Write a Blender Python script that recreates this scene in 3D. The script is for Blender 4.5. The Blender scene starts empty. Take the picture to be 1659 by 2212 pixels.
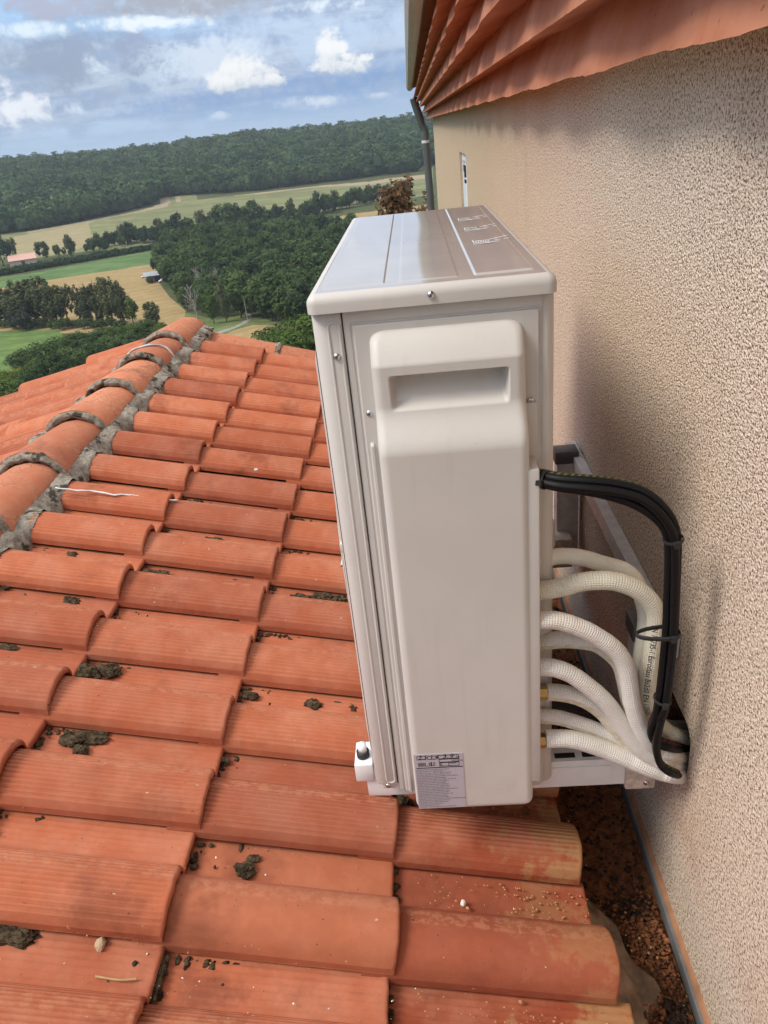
import bpy, bmesh, math, random
import numpy as np
from mathutils import Vector, Matrix, noise as mnoise

SC = bpy.context.scene
COL = SC.collection
rnd = random.Random(7)
HAZE = 0.00012
R3 = np.random.default_rng(11)

# ------------------------------------------------------------------ camera
# metres; camera at the origin, +Y runs along the house wall, +X points at the wall, Z up
F_PX, CX, CY = 1634.08, 829.5, 1106.0            # focal length and centre of the 1659 x 2212 picture
AX = np.array([[0.99498049, -0.07354738, -0.06785732],
               [0.02694475, -0.45615554, 0.88949205],
               [-0.0963733, -0.88685563, -0.45188414]])
cam_d = bpy.data.cameras.new('camera')
cam = bpy.data.objects.new('camera', cam_d)
COL.objects.link(cam)
cam_d.sensor_fit = 'HORIZONTAL'
cam_d.sensor_width = 36.0
cam_d.lens = 36.0 * F_PX / 1659.0
cam_d.clip_start = 0.05
cam_d.clip_end = 20000.0
cam.matrix_world = Matrix([[AX[0][0], -AX[0][1], -AX[0][2], 0],
                           [AX[1][0], -AX[1][1], -AX[1][2], 0],
                           [AX[2][0], -AX[2][1], -AX[2][2], 0],
                           [0, 0, 0, 1]])
SC.camera = cam

# ------------------------------------------------------------------ exposure, sun, sky
SC.view_settings.view_transform = 'Standard'
SC.view_settings.look = 'None'
SC.view_settings.gamma = 1.0
SC.view_settings.use_curve_mapping = False
SC.view_settings.exposure = 1.05

SUN_FROM = Vector((-0.82, -0.30, 1.12)).normalized()     # soft light through the cloud, from the valley side
sun_d = bpy.data.lights.new('sun', 'SUN')
sun_d.energy = 1.5
sun_d.angle = math.radians(21)
sun_d.color = (1.0, 0.93, 0.83)
sun = bpy.data.objects.new('sun', sun_d)
COL.objects.link(sun)
sun.location = (-20, -8, 30)
sun.rotation_euler = SUN_FROM.to_track_quat('Z', 'Y').to_euler()


class NT:
    """Small helper to write node trees."""
    def __init__(self, tree):
        self.t = tree
        for n in list(tree.nodes):
            tree.nodes.remove(n)

    def n(self, kind, **kw):
        nd = self.t.nodes.new(kind)
        for k, v in kw.items():
            setattr(nd, k, v)
        return nd

    def l(self, a, b):
        self.t.links.new(a, b)

    def put(self, sock, v):
        if isinstance(v, bpy.types.NodeSocket):
            self.l(v, sock)
        elif v is not None:
            sock.default_value = v

    def m(self, op, a, b=None, c=None, clamp=False):
        nd = self.n('ShaderNodeMath', operation=op, use_clamp=clamp)
        for i, v in enumerate((a, b, c)):
            if v is not None:
                self.put(nd.inputs[i], v)
        return nd.outputs[0]

    def ss(self, v, lo, hi):
        nd = self.n('ShaderNodeMapRange', interpolation_type='SMOOTHSTEP')
        self.put(nd.inputs['Value'], v)
        nd.inputs['From Min'].default_value = lo
        nd.inputs['From Max'].default_value = hi
        return nd.outputs['Result']

    def mix(self, f, a, b, blend='MIX'):
        nd = self.n('ShaderNodeMix', data_type='RGBA', blend_type=blend)
        self.put(nd.inputs['Factor'], f)
        for nm, v in (('A', a), ('B', b)):
            s = [i for i in nd.inputs if i.name == nm and i.type == 'RGBA'][0]
            if isinstance(v, tuple) and len(v) == 3:
                v = (*v, 1)
            self.put(s, v)
        return [o for o in nd.outputs if o.type == 'RGBA'][0]

    def noise(self, vec, scale, detail=4, rough=0.5, dist=0.0):
        nd = self.n('ShaderNodeTexNoise')
        if vec is not None:
            self.l(vec, nd.inputs['Vector'])
        nd.inputs['Scale'].default_value = scale
        nd.inputs['Detail'].default_value = detail
        nd.inputs['Roughness'].default_value = rough
        nd.inputs['Distortion'].default_value = dist
        return nd.outputs['Fac']

    def mapping(self, vec, scale=(1, 1, 1), loc=(0, 0, 0), rot=(0, 0, 0)):
        nd = self.n('ShaderNodeMapping')
        self.l(vec, nd.inputs['Vector'])
        nd.inputs['Scale'].default_value = scale
        nd.inputs['Location'].default_value = loc
        nd.inputs['Rotation'].default_value = rot
        return nd.outputs[0]


def ray(px, py):
    v = AX @ np.array([(px - CX) / F_PX, (py - CY) / F_PX, 1.0])
    return v / np.linalg.norm(v)


def at(px, py, axis, val):
    """the point of the plane axis = val seen at picture position (px, py)"""
    r = ray(px, py)
    return Vector(r * (val / r['xyz'.index(axis)]))


def project(P):
    v = np.asarray(P) @ AX
    return CX + F_PX * v[..., 0] / v[..., 2], CY + F_PX * v[..., 1] / v[..., 2]


world = bpy.data.worlds.new('World')
SC.world = world
world.use_nodes = True
W = NT(world.node_tree)
out = W.n('ShaderNodeOutputWorld')
skyt = W.n('ShaderNodeTexSky', sky_type='NISHITA')
skyt.sun_disc = False
skyt.sun_elevation = math.asin(SUN_FROM.z)
skyt.sun_rotation = math.atan2(SUN_FROM.x, SUN_FROM.y)
skyt.air_density = 1.1
skyt.dust_density = 0.6
skyt.ozone_density = 2.0
bg_sky = W.n('ShaderNodeBackground')
bg_sky.inputs['Strength'].default_value = 0.085
W.l(skyt.outputs[0], bg_sky.inputs['Color'])
dirn = W.n('ShaderNodeTexCoord').outputs['Generated']
sep = W.n('ShaderNodeSeparateXYZ')
W.l(dirn, sep.inputs[0])
dz = sep.outputs['Z']
# clouds lie on a flat layer: look direction divided by height
h = W.m('MAXIMUM', W.m('ADD', dz, 0.10), 0.05)
flat = W.n('ShaderNodeCombineXYZ')
W.l(W.m('DIVIDE', sep.outputs['X'], h), flat.inputs[0])
W.l(W.m('DIVIDE', sep.outputs['Y'], h), flat.inputs[1])
flatv = flat.outputs[0]
n_big = W.noise(W.mapping(flatv, (0.55, 0.8, 1), (3.1, 0.4, 0)), 1.0, 6, 0.58, 0.6)
n_mid = W.noise(W.mapping(flatv, (1.3, 1.9, 1), (7.7, 2.2, 0)), 1.0, 7, 0.6, 0.4)
n_fine = W.noise(W.mapping(dirn, (1, 1, 1.7), (0.3, 0, 0)), 20.0, 9, 0.62, 0.5)
n_puff = W.noise(dirn, 75.0, 6, 0.62, 0.3)
cover = W.ss(n_big, 0.36, 0.60)
bright = W.ss(W.m('ADD', W.m('MULTIPLY', n_mid, 0.6), W.m('MULTIPLY', n_fine, 0.4)), 0.40, 0.62)
zen = W.m('ADD', 0.80, W.m('MULTIPLY', W.m('MAXIMUM', dz, 0.0), 1.0))    # an overcast vault is brighter overhead
ccol = W.mix(bright, (0.20, 0.262, 0.37), (0.34, 0.395, 0.47))
# high overhead the layer is thin and the light comes through white
ccol = W.mix(W.ss(dz, 0.30, 0.75), ccol, W.mix(bright, (0.46, 0.475, 0.50), (0.66, 0.655, 0.64)))


def dir_mask(px, py, a, b, wob, lo=0.0, hi=0.5, roll=0.0):
    """a cloud of half-size a x b (radians) in the direction of the picture position px, py"""
    d = Vector(ray(px, py))
    t1 = d.cross(Vector((0, 0, 1))).normalized()
    t2 = t1.cross(d).normalized()
    if roll:
        t1, t2 = t1 * math.cos(roll) + t2 * math.sin(roll), t2 * math.cos(roll) - t1 * math.sin(roll)
    res = []
    for t, k in ((t1, a), (t2, b)):
        nd = W.n('ShaderNodeVectorMath', operation='DOT_PRODUCT')
        W.l(dirn, nd.inputs[0])
        nd.inputs[1].default_value = t / k
        res.append(nd.outputs['Value'])
    r2 = W.m('ADD', W.m('POWER', W.m('ABSOLUTE', res[0]), 2.0), W.m('POWER', W.m('ABSOLUTE', res[1]), 2.0))
    fr = W.n('ShaderNodeVectorMath', operation='DOT_PRODUCT')
    W.l(dirn, fr.inputs[0])
    fr.inputs[1].default_value = d
    front = W.m('GREATER_THAN', fr.outputs['Value'], 0.3)
    v = W.m('ADD', W.m('SUBTRACT', 1.0, r2), W.m('MULTIPLY', W.m('SUBTRACT', n_fine, 0.5), wob))
    v = W.m('ADD', v, W.m('MULTIPLY', W.m('SUBTRACT', n_puff, 0.5), wob * 0.55))
    return W.m('MULTIPLY', W.ss(v, lo, hi), front), res[1]


BLUE_GREY = (0.235, 0.30, 0.44)
for (px, py, a, b, wob, c, s, lo, hi) in [
    # clear light-blue gaps, then the blue belt above the hill
    (120, 30, 0.110, 0.032, 4.6, (0.20, 0.335, 0.515), 0.85, -0.35, 1.35),
    (300, 70, 0.110, 0.014, 4.6, (0.205, 0.335, 0.50), 0.75, -0.35, 1.35),
    (640, 205, 0.210, 0.026, 4.2, (0.128, 0.212, 0.38), 0.72, -0.45, 1.45),
    (820, 160, 0.090, 0.034, 4.2, (0.13, 0.215, 0.38), 0.68, -0.45, 1.45),
    (470, 235, 0.160, 0.018, 4.6, (0.14, 0.22, 0.38), 0.62, -0.45, 1.45),
    # layers of cloud
    (720, 75, 0.210, 0.030, 4.9, (0.31, 0.385, 0.50), 0.9, -0.35, 1.55),
    (330, 145, 0.100, 0.026, 4.9, (0.36, 0.425, 0.51), 0.95, -0.25, 1.35),
    (440, 125, 0.080, 0.022, 4.9, (0.38, 0.435, 0.51), 0.9, -0.25, 1.35),
    (160, 130, 0.098, 0.040, 4.2, (0.178, 0.224, 0.302), 0.95, -0.15, 1.20),
    (270, 105, 0.050, 0.024, 4.6, (0.19, 0.235, 0.33), 0.9, -0.15, 1.25),
    (370, 6, 0.160, 0.017, 4.2, (0.222, 0.238, 0.278), 0.95, -0.15, 1.25),
    (130, 8, 0.050, 0.014, 4.6, (0.25, 0.270, 0.345), 0.9, -0.15, 1.25),
    (300, 50, 0.070, 0.008, 5.3, (0.50, 0.55, 0.60), 0.85, -0.15, 1.45),
    (60, 66, 0.050, 0.008, 5.3, (0.46, 0.53, 0.60), 0.8, -0.15, 1.45),
    (220, 148, 0.018, 0.018, 5.3, (0.46, 0.52, 0.59), 0.85, -0.15, 1.35),
    (50, 232, 0.045, 0.016, 5.3, (0.51, 0.53, 0.565), 0.9, -0.15, 1.25),
    (8, 215, 0.016, 0.030, 4.9, (0.50, 0.525, 0.565), 0.85, -0.15, 1.25),
    (15, 258, 0.030, 0.008, 4.6, (0.52, 0.54, 0.565), 0.85, -0.15, 1.25),
    (165, 232, 0.024, 0.008, 5.3, (0.42, 0.48, 0.555), 0.8, -0.15, 1.35),
    (290, 275, 0.110, 0.010, 5.7, (0.36, 0.445, 0.555), 0.75, -0.15, 1.55),
    (470, 250, 0.018, 0.005, 4.6, (0.47, 0.52, 0.57), 0.9, -0.15, 1.35),
    (660, 222, 0.052, 0.008, 5.3, (0.43, 0.485, 0.555), 0.85, -0.15, 1.45),
    (682, 219, 0.022, 0.006, 4.6, (0.52, 0.54, 0.57), 0.9, -0.15, 1.35),
    (820, 206, 0.018, 0.005, 4.6, (0.52, 0.54, 0.57), 0.9, -0.15, 1.35),
    (690, 12, 0.060, 0.007, 4.9, (0.48, 0.53, 0.57), 0.8, -0.15, 1.45),
]:
    mk, _ = dir_mask(px, py, a, b, wob, lo, hi, -0.03)
    ccol = W.mix(W.m('MULTIPLY', mk, s), ccol, c)
cover2 = cover
for (px, py, a, b) in [(530, 172, 0.044, 0.013), (518, 150, 0.019, 0.017), (560, 158, 0.026, 0.016), (590, 165, 0.013, 0.014), (480, 180, 0.013, 0.009),
                       (745, 140, 0.036, 0.011), (718, 112, 0.016, 0.023), (765, 136, 0.022, 0.012)]:
    mk, up = dir_mask(px, py, a * 1.12, b * 1.12, 3.8, 0.0, 1.05)
    base = W.mix(W.ss(W.m('ADD', up, W.m('MULTIPLY', W.m('SUBTRACT', n_puff, 0.5), 1.4)), -1.0, 0.25), (0.32, 0.37, 0.435), (0.53, 0.54, 0.545))
    ccol = W.mix(mk, ccol, base)
    cover2 = W.m('MAXIMUM', cover2, mk)
near_hz = W.ss(dz, 0.0, 0.11)
cover3 = W.m('MAXIMUM', W.m('MULTIPLY', cover2, 0.93), W.m('SUBTRACT', 1.0, W.m('MULTIPLY', near_hz, 0.55)))
cover3 = W.m('MAXIMUM', W.m('MINIMUM', cover3, 1.0), W.ss(dz, 0.42, 0.25))
hz = W.mix(W.ss(dz, 0.0, 0.055), (0.235, 0.335, 0.475), ccol)
bg_cloud = W.n('ShaderNodeBackground')
W.l(hz, bg_cloud.inputs['Color'])
W.l(zen, bg_cloud.inputs['Strength'])
mixs = W.n('ShaderNodeMixShader')
W.l(cover3, mixs.inputs[0])
W.l(bg_sky.outputs[0], mixs.inputs[1])
W.l(bg_cloud.outputs[0], mixs.inputs[2])
W.l(mixs.outputs[0], out.inputs['Surface'])

# ------------------------------------------------------------------ object helpers


def tag(o, label=None, cat=None, group=None, kind=None):
    if label:
        o['label'] = label
    if cat:
        o['category'] = cat
    if group:
        o['group'] = group
    if kind:
        o['kind'] = kind
    return o


def empty(name, loc=(0, 0, 0)):
    o = bpy.data.objects.new(name, None)
    COL.objects.link(o)
    o.location = loc
    o.empty_display_size = 0.1
    return o


def link(name, me, parent=None):
    o = bpy.data.objects.new(name, me)
    COL.objects.link(o)
    if parent is not None:
        o.parent = parent
        if parent.type == 'EMPTY' or True:
            o.matrix_parent_inverse = Matrix.Translation(-Vector(parent.location)) if parent.parent is None else Matrix.Identity(4)
    return o


def np_mesh(name, V, F, mats=(), smooth=False, mi=None, uv=None):
    """V (n,3); F either an (m,4) / (m,3) array or a list of tuples"""
    me = bpy.data.meshes.new(name)
    V = np.asarray(V, dtype=np.float32)
    if isinstance(F, np.ndarray):
        m, k = F.shape
        me.vertices.add(len(V))
        me.vertices.foreach_set('co', V.ravel())
        me.loops.add(m * k)
        me.loops.foreach_set('vertex_index', F.astype(np.int32).ravel())
        me.polygons.add(m)
        me.polygons.foreach_set('loop_start', np.arange(0, m * k, k, dtype=np.int32))
    else:
        me.from_pydata([tuple(v) for v in V], [], F)
    for x in mats:
        me.materials.append(x)
    me.update(calc_edges=True)
    if smooth:
        me.polygons.foreach_set('use_smooth', np.ones(len(me.polygons), dtype=bool))
    if mi is not None:
        me.polygons.foreach_set('material_index', np.asarray(mi, dtype=np.int32))
    if uv is not None:
        lay = me.uv_layers.new(name='uv')
        idx = np.empty(len(me.loops), dtype=np.int32)
        me.loops.foreach_get('vertex_index', idx)
        lay.data.foreach_set('uv', np.asarray(uv, dtype=np.float32)[idx].ravel())
    me.validate()
    return me


class MB:
    """collects simple solids into one mesh"""
    def __init__(self):
        self.v, self.f = [], []

    def add(self, vs, fs):
        b = len(self.v)
        self.v += [tuple(x) for x in vs]
        self.f += [tuple(i + b for i in f) for f in fs]

    def box(self, lo, hi):
        (a, b, c), (d, e, f) = lo, hi
        self.add([(a, b, c), (d, b, c), (d, e, c), (a, e, c), (a, b, f), (d, b, f), (d, e, f), (a, e, f)],
                 [(0, 3, 2, 1), (4, 5, 6, 7), (0, 1, 5, 4), (1, 2, 6, 5), (2, 3, 7, 6), (3, 0, 4, 7)])

    def obox(self, c, ux, uy, uz):
        c, ux, uy, uz = map(Vector, (c, ux, uy, uz))
        p = [c + sx * ux + sy * uy + sz * uz for sz in (-1, 1) for sx, sy in ((-1, -1), (1, -1), (1, 1), (-1, 1))]
        self.add(p, [(0, 3, 2, 1), (4, 5, 6, 7), (0, 1, 5, 4), (1, 2, 6, 5), (2, 3, 7, 6), (3, 0, 4, 7)])

    def mesh(self, name, mat, bevel=0.0, seg=2, smooth=False):
        me = bpy.data.meshes.new(name)
        me.from_pydata(self.v, [], self.f)
        if mat:
            me.materials.append(mat)
        if bevel:
            bm = bmesh.new()
            bm.from_mesh(me)
            bmesh.ops.recalc_face_normals(bm, faces=bm.faces)
            eg = [e for e in bm.edges if len(e.link_faces) == 2 and e.calc_face_angle(0) > 0.5]
            bmesh.ops.bevel(bm, geom=eg, offset=bevel, segments=seg, profile=0.5, affect='EDGES', clamp_overlap=True)
            bm.to_mesh(me)
            bm.free()
            smooth = True
        me.update()
        if smooth:
            me.polygons.foreach_set('use_smooth', np.ones(len(me.polygons), dtype=bool))
            me.set_sharp_from_angle(angle=math.radians(40))
        return me

    def build(self, name, mat, parent=None, bevel=0.0, seg=2, smooth=False):
        return link(name, self.mesh(name, mat, bevel, seg, smooth), parent)


def catmull(P, per=10):
    P = [np.array(p, float) for p in P]
    P = [2 * P[0] - P[1]] + P + [2 * P[-1] - P[-2]]
    o = []
    for i in range(1, len(P) - 2):
        for k in range(per):
            t = k / per
            a, b, c, d = P[i - 1], P[i], P[i + 1], P[i + 2]
            o.append(0.5 * ((2 * b) + (c - a) * t + (2 * a - 5 * b + 4 * c - d) * t * t + (3 * b - a - 3 * c + d) * t ** 3))
    o.append(P[-2])
    return np.array(o)


def frames(pts):
    T = np.gradient(pts, axis=0)
    T /= np.linalg.norm(T, axis=1)[:, None]
    up = np.array([0.0, -1.0, 0.15])
    N = []
    n = up - T[0] * (up @ T[0])
    for t in T:
        n = n - t * (n @ t)
        n /= np.linalg.norm(n)
        N.append(n.copy())
    N = np.array(N)
    return T, N, np.cross(T, N)


def tube(pts, r, sides=16, caps=True):
    """tube with uv: u round the tube, v metres along it; r a number or one per point"""
    pts = np.asarray(pts, float)
    T, N, B = frames(pts)
    rr = np.broadcast_to(np.asarray(r, float), (len(pts),))
    L = np.concatenate([[0], np.cumsum(np.linalg.norm(np.diff(pts, axis=0), axis=1))])
    a = np.linspace(0, 2 * np.pi, sides + 1)
    V = pts[:, None, :] + rr[:, None, None] * (np.cos(a)[None, :, None] * N[:, None, :] + np.sin(a)[None, :, None] * B[:, None, :])
    UV = np.stack(np.broadcast_arrays(np.linspace(0, 1, sides + 1)[None, :], L[:, None]), -1).reshape(-1, 2)
    k = sides + 1
    i, j = np.meshgrid(np.arange(len(pts) - 1), np.arange(sides), indexing='ij')
    q = (i * k + j).ravel()
    F = np.stack([q, q + 1, q + k + 1, q + k], 1)
    V = V.reshape(-1, 3)
    if caps:
        V = np.vstack([V, pts[0], pts[-1]])
        UV = np.vstack([UV, [0.5, 0], [0.5, L[-1]]])
        c0, c1 = len(V) - 2, len(V) - 1
        j = np.arange(sides)
        e = (len(pts) - 1) * k
        F = np.vstack([F, np.stack([np.full(sides, c0), j + 1, j, j], 1), np.stack([np.full(sides, c1), e + j, e + j + 1, e + j + 1], 1)])
        fl = [tuple(dict.fromkeys(map(int, x))) for x in F]
        return V, fl, UV
    return V, F, UV


def tube_obj(name, pts, r, mat, parent=None, sides=16, caps=True):
    V, F, UV = tube(pts, r, sides, caps)
    me = np_mesh(name, V, F, [mat], True, uv=UV)
    me.set_sharp_from_angle(angle=math.radians(60))
    return link(name, me, parent)


def heightfield(name, us, vs, fn, place, mat, parent=None, smooth=True):
    """grid us x vs; fn(U, V) heights; place(U, V, H) -> xyz"""
    U, V = np.meshgrid(us, vs, indexing='ij')
    H = fn(U, V)
    P = place(U, V, H).reshape(-1, 3)
    n, m = len(us), len(vs)
    i, j = np.meshgrid(np.arange(n - 1), np.arange(m - 1), indexing='ij')
    q = (i * m + j).ravel()
    F = np.stack([q, q + m, q + m + 1, q + 1], 1)
    return link(name, np_mesh(name, P, F, [mat], smooth), parent)


def sstep(x, a, b):
    t = np.clip((x - a) / (b - a), 0, 1)
    return t * t * (3 - 2 * t)


def text_mesh(body, size, mat, extrude=0.0):
    cu = bpy.data.curves.new('text', 'FONT')
    cu.body = body
    cu.size = size
    cu.extrude = extrude
    cu.resolution_u = 2
    o = bpy.data.objects.new('text', cu)
    COL.objects.link(o)
    bpy.context.view_layer.update()
    me = bpy.data.meshes.new_from_object(o.evaluated_get(bpy.context.evaluated_depsgraph_get()))
    bpy.data.objects.remove(o)
    me.materials.clear()
    me.materials.append(mat)
    return me


# ------------------------------------------------------------------ materials
def mat(name, rough=0.6, color=(0.5, 0.5, 0.5), metallic=0.0, spec=0.5):
    m = bpy.data.materials.new(name)
    m.use_nodes = True
    t = NT(m.node_tree)
    o = t.n('ShaderNodeOutputMaterial')
    b = t.n('ShaderNodeBsdfPrincipled')
    t.l(b.outputs[0], o.inputs['Surface'])
    b.inputs['Base Color'].default_value = (*color, 1)
    b.inputs['Roughness'].default_value = rough
    b.inputs['Metallic'].default_value = metallic
    b.inputs['Specular IOR Level'].default_value = spec
    m['b'] = 1
    return m, t, b


def bump(t, b, hgt, strength, dist, chain=None):
    nd = t.n('ShaderNodeBump')
    nd.inputs['Strength'].default_value = strength
    nd.inputs['Distance'].default_value = dist
    t.l(hgt, nd.inputs['Height'])
    if chain is not None:
        t.l(chain, nd.inputs['Normal'])
    t.l(nd.outputs[0], b.inputs['Normal'])
    return nd.outputs[0]


def obj_co(t):
    return t.n('ShaderNodeTexCoord').outputs['Object']


def geo_pos(t):
    return t.n('ShaderNodeNewGeometry').outputs['Position']


def terracotta(name, base=(0.405, 0.122, 0.062), pale=(0.45, 0.17, 0.10), dark=(0.20, 0.062, 0.036), crack=False, dusty=0.0, speck=1.0):
    m, t, b = mat(name, 0.9, spec=0.15)
    co = obj_co(t)
    rand = t.n('ShaderNodeObjectInfo').outputs['Random']
    shift = t.n('ShaderNodeVectorMath', operation='ADD')
    t.l(co, shift.inputs[0])
    cx = t.n('ShaderNodeCombineXYZ')
    t.l(t.m('MULTIPLY', rand, 37.0), cx.inputs[0])
    t.l(t.m('MULTIPLY', rand, 91.0), cx.inputs[1])
    t.l(cx.outputs[0], shift.inputs[1])
    v = shift.outputs[0]
    n1 = t.noise(v, 9.0, 5, 0.6)
    n2 = t.noise(v, 34.0, 6, 0.65)
    n3 = t.noise(t.mapping(v, (5, 60, 60)), 1.0, 4, 0.6)
    c = t.mix(t.ss(n1, 0.35, 0.72), base, pale)
    tone = t.m('ADD', 0.86, t.m('MULTIPLY', rand, 0.36))
    hsv = t.n('ShaderNodeHueSaturation')
    t.l(c, hsv.inputs['Color'])
    t.l(tone, hsv.inputs['Value'])
    t.l(t.m('ADD', 0.498, t.m('MULTIPLY', rand, 0.004)), hsv.inputs['Hue'])
    c = hsv.outputs[0]
    # dark weather stains, only on some tiles
    st = t.m('MULTIPLY', t.ss(t.noise(v, 7.0, 6, 0.65), 0.48, 0.66), t.ss(t.noise(t.mapping(v, (3, 3, 3), (9, 2, 0)), 1.0, 2), 0.42, 0.62))
    c = t.mix(t.m('MULTIPLY', st, t.m('MULTIPLY', n3, 1.1)), c, dark)
    # pale scaly bloom along the crown of the tile
    sz = t.n('ShaderNodeSeparateXYZ')
    t.l(co, sz.inputs[0])
    crest = t.m('MULTIPLY', t.ss(t.m('ABSOLUTE', t.m('SUBTRACT', sz.outputs['Y'], t.m('ADD', 0.074, t.m('MULTIPLY', t.noise(t.mapping(v, (26, 0, 0)), 1.0, 3, 0.6), 0.018)))), 0.019, 0.012), t.ss(t.noise(t.mapping(v, (60, 70, 70)), 1.0, 4, 0.65), 0.44, 0.56))
    if not crack:
        c = t.mix(t.m('MULTIPLY', crest, 0.55), c, (0.50, 0.21, 0.12))
    if crack:
        vo = t.n('ShaderNodeTexVoronoi', feature='DISTANCE_TO_EDGE')
        vo.inputs['Scale'].default_value = 42.0
        t.l(t.mapping(v, (0.7, 1, 1)), vo.inputs['Vector'])
        ck = t.m('MULTIPLY', t.ss(vo.outputs['Distance'], 0.07, 0.0), t.ss(n1, 0.42, 0.6))
        c = t.mix(t.m('MULTIPLY', ck, 0.75), c, (0.24, 0.095, 0.055))
    # specks of lichen and dirt
    sp = t.ss(t.noise(v, 130.0, 2, 0.5), 0.735, 0.76)
    c = t.mix(t.m('MULTIPLY', sp, 0.8 * speck), c, (0.05, 0.04, 0.032))
    sp2 = t.ss(t.noise(t.mapping(v, (1, 1, 1), (4, 7, 1)), 95.0, 2, 0.5), 0.755, 0.775)
    c = t.mix(t.m('MULTIPLY', sp2, 0.7), c, (0.62, 0.50, 0.40))
    if dusty:
        d = t.ss(t.m('ADD', t.m('ADD', t.m('MULTIPLY', n3, 0.25), t.m('MULTIPLY', t.noise(v, 16.0, 7, 0.7), 0.9)), t.m('MULTIPLY', t.ss(sz.outputs['X'], 0.12, 0.40), 0.22)), 0.70, 0.82)
        c = t.mix(t.m('MULTIPLY', d, dusty), c, (0.40, 0.215, 0.10))
    c = t.mix(t.m('MULTIPLY', t.ss(n2, 0.30, 0.62), 0.30), c, t.mix(1.0, c, (0.70, 0.66, 0.62), 'MULTIPLY'))
    t.l(c, b.inputs['Base Color'])
    bump(t, b, t.m('ADD', n2, t.m('MULTIPLY', t.noise(v, 160, 3), 0.5)), 0.35, 0.0015)
    return m


M = {}
M['tile'] = terracotta('terracotta_tile')
M['tile_smooth'] = terracotta('terracotta_smooth', base=(0.36, 0.115, 0.06), pale=(0.395, 0.14, 0.078))
M['tile_scuffed'] = terracotta('terracotta_scuffed', base=(0.35, 0.098, 0.05), pale=(0.38, 0.12, 0.066), dusty=0.4)
M['tile_dusty'] = terracotta('terracotta_dusty', base=(0.33, 0.082, 0.038), dusty=0.85)
M['ridge'] = terracotta('terracotta_ridge', base=(0.49, 0.178, 0.095), pale=(0.53, 0.235, 0.14), crack=True)


def simple(name, color, rough=0.6, metallic=0.0, spec=0.5, var=0.12, scale=20.0, bumpd=0.0, bscale=200.0):
    m, t, b = mat(name, rough, color, metallic, spec)
    n = t.noise(obj_co(t), scale, 5, 0.6)
    f = tuple(c * (1 - var) for c in color)
    g = tuple(min(1, c * (1 + var)) for c in color)
    t.l(t.mix(t.ss(n, 0.3, 0.7), f, g), b.inputs['Base Color'])
    if bumpd:
        bump(t, b, t.noise(obj_co(t), bscale, 4, 0.6), 0.5, bumpd)
    return m




def painted(name, color, rough):
    m, t, b = mat(name, rough, color, spec=0.4)
    co = geo_pos(t)
    c = t.mix(t.ss(t.noise(co, 5, 4, 0.6), 0.3, 0.7), tuple(x * 0.97 for x in color), tuple(x * 1.03 for x in color))
    streak = t.m('MULTIPLY', t.ss(t.noise(t.mapping(co, (55, 55, 2.2)), 1.0, 5, 0.65), 0.50, 0.72), t.ss(t.noise(co, 4.5, 3), 0.42, 0.65))
    c = t.mix(t.m('MULTIPLY', streak, 0.16), c, (0.36, 0.29, 0.22))
    dust = t.ss(t.noise(co, 260, 2, 0.5), 0.745, 0.77)
    c = t.mix(t.m('MULTIPLY', dust, 0.35), c, (0.25, 0.17, 0.11))
    low = t.n('ShaderNodeSeparateXYZ')
    t.l(co, low.inputs[0])
    grime = t.m('MULTIPLY', t.ss(low.outputs['Z'], -0.85, -1.08), t.ss(t.noise(co, 26, 5, 0.65), 0.42, 0.66))
    c = t.mix(t.m('MULTIPLY', grime, 0.16), c, (0.40, 0.26, 0.17))
    t.l(c, b.inputs['Base Color'])
    t.l(t.m('ADD', rough - 0.05, t.m('MULTIPLY', t.noise(co, 18, 4, 0.6), 0.12)), b.inputs['Roughness'])
    bump(t, b, t.m('ADD', t.noise(co, 900, 3, 0.6), t.m('MULTIPLY', t.noise(co, 9, 2), 3.0)), 0.5, 0.00016)
    return m


M['casing'] = painted('cream_paint', (0.59, 0.556, 0.515), 0.42)
M['cover'] = painted('cream_cover_paint', (0.605, 0.57, 0.527), 0.48)
M['lid'] = simple('glossy_lid_paint', (0.53, 0.495, 0.455), 0.12, spec=0.5, var=0.05, scale=7)
M['lid_edge'] = M['casing']
lb = [n for n in M['lid'].node_tree.nodes if n.type == 'BSDF_PRINCIPLED'][0]
lb.inputs['Coat Weight'].default_value = 0.45
lb.inputs['Coat Roughness'].default_value = 0.05
lb.inputs['Coat IOR'].default_value = 1.55
M['steel'] = simple('screw_steel', (0.62, 0.62, 0.63), 0.22, metallic=1.0, var=0.05)
M['dark'] = simple('dark_rubber', (0.018, 0.018, 0.019), 0.6, var=0.2)
M['gap'] = simple('shadow_gap_black', (0.01, 0.01, 0.01), 0.8)
M['white_paint'] = simple('white_enamel', (0.80, 0.80, 0.80), 0.4, var=0.04)
M['brass'] = simple('brass', (0.62, 0.42, 0.14), 0.32, metallic=1.0, var=0.1)
M['print'] = simple('black_print', (0.02, 0.018, 0.02), 0.6)
M['print_grey'] = simple('dark_grey_print', (0.10, 0.09, 0.11), 0.6)
M['white_print'] = simple('white_print', (0.85, 0.86, 0.86), 0.4, var=0.02)
M['sticker'] = simple('lilac_grey_sticker', (0.49, 0.455, 0.50), 0.45, var=0.02)
M['pvc_grey'] = simple('grey_plastic_pipe', (0.095, 0.105, 0.11), 0.38, var=0.08)
M['window_white'] = simple('white_frame', (0.74, 0.77, 0.80), 0.35, var=0.03)
M['zinc'] = simple('dull_zinc', (0.30, 0.31, 0.32), 0.42, metallic=0.6, var=0.12, scale=15)
M['gutter'] = simple('pale_grey_gutter', (0.46, 0.46, 0.44), 0.5, var=0.08, scale=4)
M['galv_bright'] = simple('bright_galvanised_steel', (0.70, 0.715, 0.71), 0.4, var=0.12, scale=28)
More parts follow.
